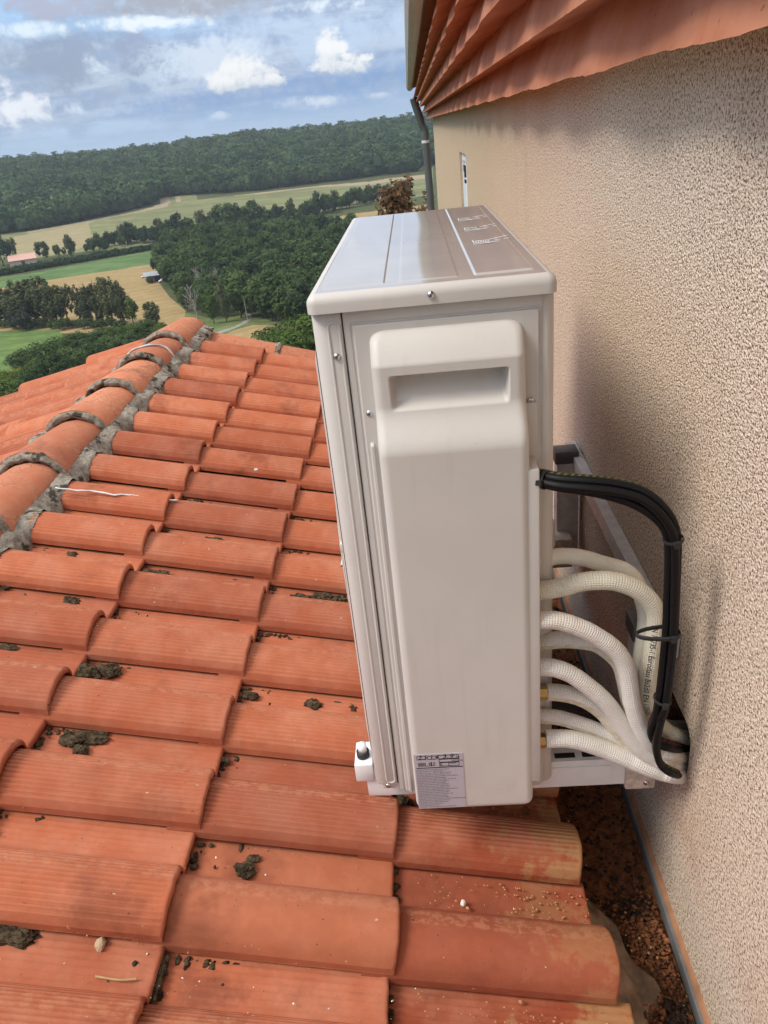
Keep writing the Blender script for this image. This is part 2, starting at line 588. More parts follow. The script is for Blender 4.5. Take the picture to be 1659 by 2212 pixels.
M['galv'] = simple('galvanised_steel', (0.68, 0.70, 0.71), 0.35, metallic=0.1, var=0.16, scale=28)
M['flash_grey'] = simple('grey_lead_flashing', (0.13, 0.135, 0.14), 0.6, var=0.2, bumpd=0.002, bscale=60)
M['flash_orange'] = simple('orange_mortar_band', (0.33, 0.165, 0.088), 0.85, var=0.2, bumpd=0.003, bscale=70)
M['apron'] = simple('dusty_lead_apron', (0.27, 0.185, 0.12), 0.5, var=0.5, bumpd=0.003, bscale=25)
M['underlay'] = simple('roof_batten_brown', (0.05, 0.03, 0.02), 0.9, var=0.3)  # near-black, so that the gaps between the tiles look shaded
M['stone'] = simple('pale_stone', (0.52, 0.38, 0.24), 0.85, var=0.2, bumpd=0.003, bscale=150)
M['rubble'] = simple('orange_brown_rubble', (0.21, 0.080, 0.031), 0.95, var=0.55, scale=60, bumpd=0.004, bscale=120)
M['rubble_dark'] = simple('dark_leaf_mould', (0.042, 0.026, 0.016), 0.95, var=0.4, scale=60, bumpd=0.004, bscale=160)
M['crumb'] = simple('mortar_crumb', (0.42, 0.22, 0.10), 0.9, var=0.3, scale=300)
M['crumb_white'] = simple('plaster_crumb', (0.75, 0.72, 0.66), 0.9, var=0.1)
M['twig'] = simple('dry_straw', (0.45, 0.30, 0.14), 0.8, var=0.2)
M['sealant_old'] = simple('old_grey_sealant', (0.42, 0.40, 0.38), 0.8, var=0.3)
M['sealant'] = simple('white_sealant', (0.62, 0.60, 0.58), 0.6, var=0.15)

# moss
m, t, b = mat('dry_dark_moss', 0.95, spec=0.1)
co = geo_pos(t)
n1 = t.noise(co, 70, 5, 0.65)
c = t.mix(t.ss(n1, 0.35, 0.65), (0.038, 0.028, 0.018), (0.135, 0.102, 0.062))
c = t.mix(t.ss(t.noise(co, 25, 2), 0.62, 0.76), c, (0.07, 0.062, 0.028))
t.l(c, b.inputs['Base Color'])
bump(t, b, t.noise(co, 260, 4, 0.7), 1.0, 0.006)
M['moss'] = m

# mortar
m, t, b = mat('weathered_mortar', 0.95, spec=0.2)
co = geo_pos(t)
n1 = t.noise(co, 45, 6, 0.65)
n2 = t.noise(co, 18, 4, 0.6)
c = t.mix(t.ss(n1, 0.3, 0.7), (0.165, 0.14, 0.11), (0.37, 0.325, 0.265))
c = t.mix(t.m('MULTIPLY', t.ss(n2, 0.56, 0.63), 0.9), c, (0.03, 0.026, 0.02))
t.l(c, b.inputs['Base Color'])
bump(t, b, t.m('ADD', n1, t.m('MULTIPLY', t.noise(co, 150, 4, 0.7), 0.7)), 1.0, 0.008)
M['mortar'] = m

# roughcast wall
m, t, b = mat('roughcast_render', 0.92, spec=0.2)
co = geo_pos(t)
vo = t.n('ShaderNodeTexVoronoi', feature='F1')
vo.inputs['Scale'].default_value = 250.0
vo.inputs['Randomness'].default_value = 1.0
dco = t.n('ShaderNodeVectorMath', operation='ADD')
nz = t.n('ShaderNodeTexNoise')
nz.inputs['Scale'].default_value = 110.0
nz.inputs['Detail'].default_value = 2
t.l(co, nz.inputs['Vector'])
sc = t.n('ShaderNodeVectorMath', operation='SCALE')
t.l(nz.outputs['Color'], sc.inputs[0])
sc.inputs['Scale'].default_value = 0.005
t.l(co, dco.inputs[0])
t.l(sc.outputs[0], dco.inputs[1])
t.l(dco.outputs[0], vo.inputs['Vector'])
grain = t.ss(vo.outputs['Distance'], 0.75, 0.15)
coarse = t.noise(co, 80.0, 3, 0.6)
hgt = t.m('ADD', t.m('MULTIPLY', grain, 1.0), t.m('MULTIPLY', coarse, 0.8))
tone = t.noise(co, 1.1, 4, 0.55)
syz = t.n('ShaderNodeSeparateXYZ')
t.l(co, syz.inputs[0])
cold = t.mix(t.ss(t.m('ADD', syz.outputs['Y'], t.m('MULTIPLY', tone, 2.0)), 1.6, 5.5), (0.73, 0.585, 0.455), (0.62, 0.455, 0.285))
spk = t.noise(co, 215.0, 3, 0.6, 0.3)  # grit flecks: brown ones paint in shaded pits, pale ones the grain tops
c = t.mix(t.m('MULTIPLY', t.ss(spk, 0.535, 0.60), 0.9), cold, (0.20, 0.125, 0.082))
c = t.mix(t.m('MULTIPLY', t.ss(spk, 0.48, 0.38), 0.85), c, (0.88, 0.77, 0.65))
drip = t.m('MULTIPLY', t.ss(t.noise(t.mapping(co, (7, 7, 0.7)), 1.0, 5, 0.65), 0.48, 0.72), 0.16)
c = t.mix(drip, c, t.mix(1.0, c, (0.66, 0.58, 0.50), 'MULTIPLY'))
stain = t.m('MULTIPLY', t.ss(t.noise(co, 2.2, 5, 0.6), 0.50, 0.68), t.ss(syz.outputs['Z'], -0.9, -1.35))
c = t.mix(t.m('MULTIPLY', stain, 0.65), c, (0.42, 0.19, 0.09))
t.l(c, b.inputs['Base Color'])
bump(t, b, hgt, 0.85, 0.0020)
M['roughcast'] = m
M['hole'] = simple('raw_wall_core', (0.22, 0.10, 0.05), 0.95, var=0.4, scale=40, bumpd=0.006, bscale=50)

# genoise
m, t, b = mat('terracotta_cornice', 0.85, spec=0.25)
co = geo_pos(t)
n1 = t.noise(co, 7, 5, 0.6)
streak = t.noise(t.mapping(co, (10, 10, 1.2)), 1.0, 4, 0.6)
n2 = t.noise(co, 60, 5, 0.65)
c = t.mix(t.ss(n1, 0.3, 0.7), (0.43, 0.152, 0.078), (0.54, 0.235, 0.14))
c = t.mix(t.m('MULTIPLY', t.ss(streak, 0.5, 0.66), 0.4), c, (0.45, 0.14, 0.055))
c = t.mix(t.m('MULTIPLY', t.ss(t.noise(co, 90, 3), 0.66, 0.72), 0.55), c, (0.17, 0.06, 0.035))
t.l(c, b.inputs['Base Color'])
bump(t, b, t.m('ADD', n2, t.m('MULTIPLY', t.noise(co, 220, 3), 0.6)), 0.5, 0.0025)
M['cornice'] = m


# pipe insulation
def insulation(name, color, dim=1.0, nu=26, nv=0.0040, stain=True, seam=0.0):
    m, t, b = mat(name, 0.62, color, spec=0.3)
    uv = t.n('ShaderNodeTexCoord').outputs['UV']
    s = t.n('ShaderNodeSeparateXYZ')
    t.l(uv, s.inputs[0])
    a = t.m('SINE', t.m('MULTIPLY', s.outputs[0], 2 * math.pi * nu))
    d = t.m('SINE', t.m('MULTIPLY', s.outputs[1], 2 * math.pi / nv))
    hh = t.m('MULTIPLY', t.m('ADD', t.m('MULTIPLY', a, 0.5), 0.5), t.m('ADD', t.m('MULTIPLY', d, 0.5), 0.5))
    hh = t.m('POWER', hh, 0.7)
    co = geo_pos(t)
    big = t.noise(co, 40, 4, 0.6)
    c = t.mix(t.ss(big, 0.35, 0.7), tuple(x * 0.93 for x in color), color)
    if stain:
        c = t.mix(t.m('MULTIPLY', t.ss(t.noise(co, 9, 4, 0.6), 0.56, 0.68), 0.5), c, (0.66, 0.47, 0.28))
    if seam:
        sm = t.m('MULTIPLY', t.ss(t.m('ABSOLUTE', t.m('SUBTRACT', t.m('ADD', s.outputs[0], t.m('MULTIPLY', t.noise(co, 60, 3), 0.05)), seam)), 0.075, 0.05), 1.0)
        c = t.mix(t.m('MULTIPLY', sm, t.ss(t.noise(co, 90, 4, 0.7), 0.3, 0.6)), c, (0.62, 0.55, 0.36))
        hh = t.m('MULTIPLY', hh, t.m('SUBTRACT', 1.0, sm))
        hh = t.m('ADD', hh, t.m('MULTIPLY', t.m('MULTIPLY', sm, t.noise(co, 120, 4, 0.7)), -1.6))
    t.l(c, b.inputs['Base Color'])
    bump(t, b, t.m('ADD', t.m('MULTIPLY', hh, dim), t.m('MULTIPLY', big, 0.6)), 0.85, 0.0013)
    return m


M['ins_white'] = insulation('white_dimpled_insulation', (0.82, 0.775, 0.715))
M['ins_seam'] = insulation('white_insulation_open_seam', (0.78, 0.73, 0.67), seam=0.12)
M['ins_cream'] = insulation('cream_dimpled_insulation', (0.82, 0.77, 0.62), stain=False)
M['ins_cream_smooth'] = insulation('cream_smooth_insulation', (0.80, 0.77, 0.66), dim=0.25, stain=False)


def cable_mat(name, color, stripe=None, stripe2=None):
    m, t, b = mat(name, 0.5, color, spec=0.2)
    if stripe:
        uv = t.n('ShaderNodeTexCoord').outputs['UV']
        s = t.n('ShaderNodeSeparateXYZ')
        t.l(uv, s.inputs[0])
        w = t.m('FRACT', t.m('ADD', t.m('MULTIPLY', s.outputs[1], 110.0), t.m('MULTIPLY', s.outputs[0], 2.0)))
        on = t.m('GREATER_THAN', w, 0.55)
        c = t.mix(on, color, stripe)
        t.l(c, b.inputs['Base Color'])
    return m


M['cable'] = cable_mat('black_cable', (0.007, 0.007, 0.008))
M['cable_red'] = cable_mat('black_cable_red_flecks', (0.02, 0.017, 0.018), (0.13, 0.02, 0.035))
M['cable_green'] = cable_mat('black_cable_green_flecks', (0.02, 0.018, 0.015), (0.10, 0.10, 0.02))

# ------------------------------------------------------------------ ground, fields, far hills
TD = np.array([0, 3, 12, 60, 200, 300, 330, 640, 900, 980, 1250, 1560, 1900, 3000, 5000], float)
TZ = np.array([-6, -6.5, -9, -20, -50.5, -58.5, -60, -60, -52.5, -47, -19, -3.5, -8, -45, -60], float)


def terrain_z(az, D):
    """az in degrees (0 along +Y, positive towards +X)"""
    z = np.interp(D, TD, TZ)
    k = sstep(D, 950, 1350) * (1 - sstep(D, 2000, 2800))
    a = np.radians(az)
    z = z + k * (4.0 * np.sin(a * 9.0 + 0.6) + 3.0 * np.sin(a * 23.0) - 8.0 * sstep(az, -4, 3) - 6.0 * sstep(-az, 18, 30))
    z = z + 1.2 * np.sin(D / 60 + az / 4) * sstep(D, 60, 150) * (1 - sstep(D, 230, 320))
    return z


def ground_at(px, py, dmax=4000):
    r = ray(px, py)
    hz = math.hypot(r[0], r[1])
    az = math.degrees(math.atan2(r[0], r[1]))
    D = np.linspace(20, dmax, 8000)
    zz = D * r[2] / hz
    tz = terrain_z(np.full_like(D, az), D)
    hit = np.nonzero(zz <= tz)[0]
    d = D[hit[0]] if len(hit) else dmax
    return az, d, Vector((d * r[0] / hz, d * r[1] / hz, float(terrain_z(az, d))))


def in_poly(x, y, poly):
    ins = np.zeros(x.shape, bool)
    n = len(poly)
    for i in range(n):
        (x0, y0), (x1, y1) = poly[i], poly[(i + 1) % n]
        c = (y0 > y) != (y1 > y)
        with np.errstate(divide='ignore', invalid='ignore'):
            xi = (x1 - x0) * (y - y0) / (y1 - y0) + x0
        ins ^= c & (x < xi)
    return ins


def ground_mat(name, c1, c2, c3=None, s1=0.02, rows=None):
    m, t, b = mat(name, 1.0, c1, spec=0.1)
    co = geo_pos(t)
    n = t.noise(t.mapping(co, (1, 2.2, 1), (0, 0, 0), (0, 0, 0.6)), s1 * 2.2, 6, 0.65)
    n2 = t.noise(co, s1 * 9, 5, 0.7)
    c = t.mix(t.ss(n, 0.40, 0.60), tuple(x * 0.84 for x in c1), tuple(x * 1.14 for x in c2))
    c = t.mix(t.m('MULTIPLY', t.ss(n2, 0.42, 0.64), 0.7), c, c3 or tuple(x * 0.8 for x in c1))
    if rows:
        ang, per, col = rows
        mp = t.mapping(co, (1, 1, 1), (0, 0, 0), (0, 0, ang))
        s = t.n('ShaderNodeSeparateXYZ')
        t.l(mp, s.inputs[0])
        w = t.m('SINE', t.m('ADD', t.m('MULTIPLY', s.outputs[0], 2 * math.pi / per), t.m('MULTIPLY', t.noise(co, 0.012, 3), 26.0)))
        c = t.mix(t.m('MULTIPLY', t.ss(w, 0.1, 0.9), t.m('MULTIPLY', n2, 0.8)), c, col)
    t.l(c, b.inputs['Base Color'])
    return m


M['hill'] = ground_mat('rough_grass_ground', (0.0660, 0.0836, 0.0308), (0.0440, 0.0660, 0.0264), (0.1056, 0.0968, 0.0440), 0.03)
M['forest_floor'] = ground_mat('forest_floor', (0.0176, 0.0299, 0.0158), (0.0246, 0.0378, 0.0194), None, 0.02)
M['pale_field'] = ground_mat('pale_green_field', (0.1540, 0.1628, 0.0748), (0.1760, 0.1804, 0.0836), (0.1408, 0.1496, 0.0704), 0.012)
M['tan_field'] = ground_mat('pale_tan_field', (0.2904, 0.2332, 0.1364), (0.2640, 0.2200, 0.1232), (0.2376, 0.2112, 0.1056), 0.03, (0.5, 14.0, (0.2288, 0.2024, 0.1056)))
M['track'] = ground_mat('bare_earth_strip', (0.3168, 0.2552, 0.1760), (0.2728, 0.2200, 0.1408))
M['green_field'] = ground_mat('bright_green_crop', (0.0880, 0.1452, 0.0484), (0.1012, 0.1584, 0.0546), (0.0792, 0.1320, 0.0484), 0.015)
M['stubble'] = ground_mat('stubble_field', (0.3256, 0.2376, 0.1100), (0.2904, 0.2068, 0.0968), (0.2376, 0.1760, 0.0792), 0.03, (0.9, 9.0, (0.2200, 0.1628, 0.0748)))
M['lawn'] = ground_mat('fresh_meadow', (0.0986, 0.1540, 0.0422), (0.1144, 0.1672, 0.0484), (0.0880, 0.1408, 0.0422), 0.03)
M['verge'] = ground_mat('roadside_grass', (0.0880, 0.1364, 0.0396), (0.1144, 0.1452, 0.0484), (0.1496, 0.1496, 0.0660), 0.06)
M['road'] = ground_mat('pale_asphalt_road', (0.2376, 0.2288, 0.2200), (0.2640, 0.2552, 0.2376), None, 0.2)

# regions in the order they are painted (later ones win): name, material, outline as seen from the roof, nearest/farthest distance
REG = [
    ('forest_floor', 'forest_floor', None),
    ('pale_field', 'pale_field', [(0, 505), (60, 500), (150, 484), (300, 452), (333, 447), (352, 429), (420, 425), (560, 418), (680, 404), (780, 396), (935, 372), (935, 420), (800, 440), (600, 470), (420, 520), (330, 540), (205, 540), (60, 560), (0, 560)]),
    ('tan_field', 'tan_field', [(30, 512), (120, 494), (190, 482), (206, 528), (140, 545), (40, 560), (28, 545)]),
    ('earth_strip', 'track', [(300, 456), (332, 446), (349, 432), (366, 431), (362, 446), (335, 452), (250, 468), (190, 481), (120, 493), (60, 504), (60, 500), (180, 479)]),
    ('earth_strip', 'track', [(366, 431), (450, 424), (560, 415), (610, 408), (680, 402), (800, 392), (935, 368), (935, 385), (860, 390), (800, 399), (680, 405), (560, 419), (450, 427)]),
    ('stubble_field', 'stubble', [(640, 492), (700, 474), (760, 462), (935, 440), (935, 500), (740, 500), (690, 505)]),
    ('farm_track', 'track', [(655, 490), (745, 478), (760, 482), (690, 492)]),
    ('green_field', 'green_field', [(-60, 605), (60, 592), (345, 538), (346, 570), (240, 592), (120, 612), (0, 640), (-60, 640)]),
    ('stubble_field', 'stubble', [(-60, 640), (0, 622), (40, 615), (346, 568), (350, 585), (325, 597), (345, 612), (365, 640), (402, 672), (398, 690), (330, 715), (60, 722), (-60, 722)]),
    ('green_field', 'green_field', [(-60, 600), (0, 600), (32, 618), (0, 622), (-60, 640)]),
    ('meadow', 'lawn', [(-60, 716), (125, 712), (150, 740), (110, 800), (-60, 840)]),
    ('roadside_grass', 'verge', [(400, 675), (470, 690), (520, 680), (560, 685), (600, 697), (570, 705), (540, 720), (560, 745), (380, 745), (330, 715), (398, 690)]),
    ('stubble_field', 'stubble', [(478, 726), (505, 714), (545, 702), (610, 703), (640, 706), (600, 735), (520, 745)]),
    ('road', 'road', [(455, 725), (470, 716), (505, 705.5), (527, 694), (538, 687), (536, 681), (524, 676.5), (508, 673.5), (508, 671), (526, 672.5), (542, 679), (546, 686), (534, 696.5), (506, 710), (478, 719), (465, 726)]),
]


def build_terrain():
    az_f = np.arange(-38, 8.01, 0.065)
    az = np.concatenate([np.arange(-180, -40, 5.0), az_f, np.arange(12, 181, 4.0)])
    dep = np.arange(14.5, 3.2, -0.028)                    # one row per small step of depression, as far as the foot of the wood
    D1 = []
    for e in dep:
        d = np.linspace(150, 960, 3000)
        zz = np.interp(d, TD, TZ)
        k = np.nonzero(np.degrees(np.arctan2(-zz, d)) <= e)[0]
        D1.append(d[k[0]] if len(k) else 960)
    D = np.unique(np.round(np.concatenate([[0.5, 2, 4, 8, 14, 22, 32, 45, 60, 80, 100, 125, 150, 170, 190], D1, np.arange(970, 2100, 26), [2300, 2700, 3300, 4200, 5000]]), 2))
    A, DD = np.meshgrid(np.radians(az), D, indexing='ij')
    Z = terrain_z(np.degrees(A), DD)
    P = np.stack([DD * np.sin(A), DD * np.cos(A), Z], -1)
    n, m_ = len(az), len(D)
    i, j = np.meshgrid(np.arange(n - 1), np.arange(m_ - 1), indexing='ij')
    q = (i * m_ + j).ravel()
    Fc = np.stack([q, q + m_, q + m_ + 1, q + 1], 1)
    Pf = P.reshape(-1, 3)
    ctr = Pf[Fc].mean(1)
    dist = np.hypot(ctr[:, 0], ctr[:, 1])
    fwd = ctr @ AX[:, 2] > 1
    px, py = project(np.where(fwd[:, None], ctr, [[0, 10, 0]]))
    reg = np.zeros(len(Fc), int)
    reg[dist > 985] = 1
    for k, (nm, mt, poly) in enumerate(REG):
        if poly is None:
            continue
        ins = in_poly(px, py, poly) & fwd & (dist < 1100) & (dist > 150)
        reg[ins] = k + 1
    # one object per piece of ground
    for k in range(len(REG) + 1):
        sel = Fc[reg == k]
        if not len(sel):
            continue
        used, inv = np.unique(sel, return_inverse=True)
        nm, mt = ('hillside', 'hill') if k == 0 else REG[k - 1][:2]
        o = link(nm, np_mesh(nm, Pf[used], inv.reshape(sel.shape), [M[mt]], True))
        tag(o, kind='structure')


build_terrain()

# ------------------------------------------------------------------ trees


def leaf_mat(name, dark, light, trans=0.25):
    m = bpy.data.materials.new(name)
    m.use_nodes = True
    t = NT(m.node_tree)
    o = t.n('ShaderNodeOutputMaterial')
    d = t.n('ShaderNodeBsdfDiffuse')
    tr = t.n('ShaderNodeBsdfTranslucent')
    mx = t.n('ShaderNodeMixShader')
    mx.inputs[0].default_value = trans
    g = t.n('ShaderNodeNewGeometry')
    rand = t.n('ShaderNodeObjectInfo').outputs['Random']
    v = t.m('ADD', t.m('MULTIPLY', g.outputs['Random Per Island'], 0.35), t.m('MULTIPLY', rand, 0.65))
    c = t.mix(v, dark, light)
    t.l(c, d.inputs['Color'])
    t.l(c, tr.inputs['Color'])
    t.l(d.outputs[0], mx.inputs[1])
    t.l(tr.outputs[0], mx.inputs[2])
    t.l(mx.outputs[0], o.inputs['Surface'])
    return m


M['leaf_far'] = leaf_mat('far_oak_leaves', (0.018, 0.042, 0.024), (0.092, 0.142, 0.058), 0.12)
M['leaf_oak'] = leaf_mat('oak_leaves', (0.040, 0.070, 0.028), (0.098, 0.142, 0.052))
M['leaf_dark'] = leaf_mat('dark_leaves', (0.0246, 0.0458, 0.0246), (0.0528, 0.0836, 0.0387))
M['leaf_pop'] = leaf_mat('poplar_leaves', (0.075, 0.092, 0.042), (0.150, 0.168, 0.078))
M['leaf_light'] = leaf_mat('fresh_green_leaves', (0.0528, 0.0924, 0.0229), (0.1144, 0.1672, 0.0440))
M['leaf_bush'] = leaf_mat('bush_leaves', (0.045, 0.078, 0.028), (0.115, 0.165, 0.055))
M['leaf_yellow'] = leaf_mat('yellow_green_leaves', (0.0968, 0.1408, 0.0264), (0.1936, 0.2288, 0.0440))
M['leaf_brown'] = leaf_mat('dry_brown_leaves', (0.085, 0.044, 0.024), (0.20, 0.115, 0.062))
M['leaf_grey'] = leaf_mat('grey_willow_leaves', (0.0440, 0.0546, 0.0440), (0.0748, 0.0880, 0.0704))
M['bark'] = simple('bark', (0.085, 0.065, 0.048), 0.95, var=0.3, scale=3)
M['bark_pale'] = simple('pale_dead_wood', (0.30, 0.26, 0.215), 0.95, var=0.25, scale=3)


def leaf_cloud(rng, shape, n, size, clumps, spread=0.30, hollow=0.55, flat=0.35):
    """n leaf sprays gathered in clumps through an ellipsoid shape = (rx, ry, rz, cz)"""
    rx, ry, rz, cz = shape
    c = rng.normal(size=(clumps, 3))
    c /= np.linalg.norm(c, axis=1)[:, None]
    c *= (hollow + (1 - hollow) * rng.random((clumps, 1)) ** 0.7) * 0.86
    rad = spread * (0.6 + 0.8 * rng.random(clumps))
    k = rng.integers(0, clumps, n)
    d = rng.normal(size=(n, 3))
    d /= np.linalg.norm(d, axis=1)[:, None]
    p = c[k] + d * (rad[k] * (0.55 + 0.5 * rng.random(n)))[:, None]
    nor = d * 0.8 + p * 0.5 + rng.normal(size=(n, 3)) * 0.55
    nor[:, 2] += flat
    nor /= np.linalg.norm(nor, axis=1)[:, None]
    P = p * np.array([rx, ry, rz]) + np.array([0, 0, cz])
    a = np.cross(nor, rng.normal(size=(n, 3)))
    a /= np.linalg.norm(a, axis=1)[:, None]
    bb = np.cross(nor, a)
    s = size * (0.6 + 0.8 * rng.random(n))
    a *= s[:, None]
    bb *= (s * (0.45 + 0.4 * rng.random(n)))[:, None]
    V = np.stack([P - a, P - bb * 0.9, P + a, P + bb * 1.1], 1).reshape(-1, 3)
    F = np.arange(4 * n).reshape(n, 4)
    return V, F


def limb_set(rng, hgt, r0, top, spread, nl, lean=0.0):
    """trunk and limbs as tapered tubes"""
    VV, FF, nb = [], [], 0

    def put(pts, ra, rb, sides=6):
        nonlocal nb
        pts = np.array(pts, float)
        rr = np.linspace(ra, rb, len(pts))
        V, F, _ = tube(pts, rr, sides, caps=False)
        VV.append(V)
        FF.append(F + nb)
        nb += len(V)
    tr = [(lean * hgt * k / 5 + rng.normal() * 0.012 * hgt * (k > 0), rng.normal() * 0.012 * hgt * (k > 0), hgt * top * k / 5 - 0.3 * (k == 0)) for k in range(6)]
    put(tr, r0, r0 * 0.25)
    for q in range(nl):
        z = hgt * top * (0.35 + 0.6 * q / max(1, nl - 1))
        a = q * 2.4 + rng.random()
        L = spread * (1.0 - 0.45 * q / max(1, nl)) * (0.7 + 0.5 * rng.random())
        i = min(4, int(z / (hgt * top) * 5))
        b = np.array(tr[i])
        b[2] = z
        e = b + np.array([math.cos(a) * L, math.sin(a) * L, L * (0.55 + 0.5 * rng.random())])
        mid = (b + e) / 2 + np.array([0, 0, -0.08 * L]) + rng.normal(size=3) * 0.05 * L
        put([b, mid, e], r0 * 0.42, r0 * 0.1, 5)
        for w in range(2):
            e2 = e + np.array([math.cos(a + w * 1.6 - 0.8), math.sin(a + w * 1.6 - 0.8), 0.8]) * L * 0.45
            put([mid, (mid + e2) / 2 + rng.normal(size=3) * 0.04 * L, e2], r0 * 0.22, r0 * 0.05, 4)
    return np.vstack(VV), np.vstack(FF)


def tree_meshes(seed, hgt, rx, crown_frac, n, size, clumps, lm, r0=0.25, spread=0.3, hollow=0.5, nl=6, slim=False, bark='bark'):
    rng = np.random.default_rng(seed)
    rz = hgt * crown_frac / 2
    cv, cf = leaf_cloud(rng, (rx, rx * 0.95, rz, hgt - rz), n, size, clumps, spread, hollow)
    tv, tf = limb_set(rng, hgt, r0, 0.78, rx * 0.7, nl)
    return np_mesh('crown', cv, cf, [M[lm]]), np_mesh('trunk', tv, tf, [M[bark]], True)


def place_tree(name, crown, trunk, loc, sc, rz, label, group=None, sz=None, cat='tree'):
    e = empty(name, loc)
    for nm, me in (('trunk', trunk), ('crown', crown)):
        if me is None:
            continue
        o = bpy.data.objects.new(nm, me)
        COL.objects.link(o)
        o.parent = e
    e.rotation_euler = (0, 0, rz)
    e.scale = (sc, sc, sz or sc)
    tag(e, label, cat, group)
    return e


# far wood covering the hill: one mass nobody could count
def forest():
    kinds = bpy.data.collections.new('forest_kinds')
    for k in range(4):
        rng = np.random.default_rng(40 + k)
        V, F = leaf_cloud(rng, (5.9, 5.7, 5.4, 6.6), 420, 0.95, 26, 0.34, 0.72, 0.55)
        # inner mass so that no light leaks through
        bm = bmesh.new()
        bmesh.ops.create_icosphere(bm, subdivisions=2, radius=1.0)
        iv = np.array([v.co[:] for v in bm.verts]) * [4.6, 4.5, 4.8] * (1 + 0.10 * rng.normal(size=(len(bm.verts), 1))) + [0, 0, 5.6]
        jf = np.array([[v.index for v in f.verts] for f in bm.faces]) + len(V)
        bm.free()
        fl = [tuple(x) for x in F] + [tuple(x) for x in jf]
        o = bpy.data.objects.new('forest_tree', np_mesh('forest_tree', np.vstack([V, iv]), fl, [M['leaf_far']]))
        kinds.objects.link(o)
    rng = np.random.default_rng(5)
    pts = []
    D = 992.0
    while D < 1700:
        step = 13.0
        naz = math.radians(52) * D / step
        az = np.linspace(-40, 12, int(naz)) + rng.normal(size=int(naz)) * math.degrees(2.6 / D)
        dd = D + rng.normal(size=len(az)) * 2.6
        pts.append(np.stack([az, dd], 1))
        D += 12.5 if D < 1560 else 16
    # the foot of the wood follows the field edge seen from the roof
    pts = np.vstack(pts)
    a, d = pts[:, 0], pts[:, 1]
    z = terrain_z(a, d)
    P = np.stack([d * np.sin(np.radians(a)), d * np.cos(np.radians(a)), z], 1)
    extra = []
    for (x0, y0, x1, y1, n) in [(-40, 512, 60, 500, 60), (60, 500, 180, 478, 70), (180, 478, 330, 445, 90), (310, 446, 345, 428, 40), (345, 427, 450, 421, 60), (450, 421, 600, 409, 80), (600, 407, 900, 372, 110)]:
        for q in range(n):
            f = rng.random()
            g = rng.random() ** 1.5
            az_, d_, p = ground_at(x0 + (x1 - x0) * f, y0 + (y1 - y0) * f - 1.5 - 16 * g)
            extra.append((p.x, p.y, p.z))
    P = np.vstack([P, extra])
    me = bpy.data.meshes.new('forest')
    me.from_pydata([tuple(p) for p in P], [], [])
    sa = me.attributes.new('tsize', 'FLOAT', 'POINT')
    s = 1.1 + 0.95 * rng.random(len(P)) ** 1.5
    nz_ = np.array([mnoise.noise(Vector((p[0] / 60, p[1] / 60, 0))) for p in P])
    s *= 1 + 0.25 * nz_
    sa.data.foreach_set('value', s.astype(np.float32))
    o = link('forest', me)
    ng = bpy.data.node_groups.new('scatter_forest', 'GeometryNodeTree')
    ng.interface.new_socket('Geometry', in_out='INPUT', socket_type='NodeSocketGeometry')
    ng.interface.new_socket('Geometry', in_out='OUTPUT', socket_type='NodeSocketGeometry')
    N = ng.nodes
    gi, go = N.new('NodeGroupInput'), N.new('NodeGroupOutput')
    inst = N.new('GeometryNodeInstanceOnPoints')
    ci = N.new('GeometryNodeCollectionInfo')
    ci.inputs['Collection'].default_value = kinds
    ci.inputs['Separate Children'].default_value = True
    ci.inputs['Reset Children'].default_value = True
    inst.inputs['Pick Instance'].default_value = True
    rot = N.new('FunctionNodeRandomValue')
    rot.data_type = 'FLOAT_VECTOR'
    rot.inputs[0].default_value = (-0.12, -0.12, 0)
    rot.inputs[1].default_value = (0.12, 0.12, 6.283)
    at_ = N.new('GeometryNodeInputNamedAttribute')
    at_.data_type = 'FLOAT'
    at_.inputs['Name'].default_value = 'tsize'
    L = ng.links
    L.new(gi.outputs[0], inst.inputs['Points'])
    L.new(ci.outputs[0], inst.inputs['Instance'])
    L.new(rot.outputs[0], inst.inputs['Rotation'])
    L.new(at_.outputs[0], inst.inputs['Scale'])
    L.new(inst.outputs[0], go.inputs[0])
    md = o.modifiers.new('scatter', 'NODES')
    md.node_group = ng
    tag(o, 'dense green wood covering the far hill up to the skyline', kind='stuff')


forest()

# kinds of nearer trees (shared meshes)
OAK = [tree_meshes(100 + k, 13.5, 5.6, 0.86, 1500, 0.62, 30, 'leaf_oak', 0.3, 0.32, 0.62) for k in range(4)]
OAKD = [tree_meshes(120 + k, 13.5, 5.4, 0.88, 1400, 0.62, 28, 'leaf_dark', 0.3, 0.32, 0.62) for k in range(2)]
POP = [tree_meshes(140 + k, 20, 3.5, 0.93, 3400, 0.42, 60, 'leaf_pop', 0.28, 0.22, 0.2, 9) for k in range(3)]
POPS = [tree_meshes(150 + k, 20, 3.6, 0.9, 1500, 0.40, 50, 'leaf_pop', 0.26, 0.15, 0.25, 11, bark='bark') for k in range(2)]
LIGHT = [tree_meshes(160 + k, 12, 3.4, 0.9, 1900, 0.36, 34, 'leaf_light', 0.22, 0.28, 0.5) for k in range(2)]
GREY = [tree_meshes(170, 9, 5.0, 0.9, 1800, 0.42, 26, 'leaf_grey', 0.22, 0.32, 0.6)]
BUSH = [tree_meshes(180 + k, 8, 5.2, 0.95, 3600, 0.30, 40, lm, 0.2, 0.30, 0.6, 5) for k, lm in enumerate(('leaf_bush', 'leaf_oak', 'leaf_light', 'leaf_yellow'))]
BROWN = tree_meshes(190, 17, 2.7, 0.62, 4600, 0.17, 60, 'leaf_brown', 0.2, 0.26, 0.4, 9)


def rs():
    return rnd.random() * 6.28


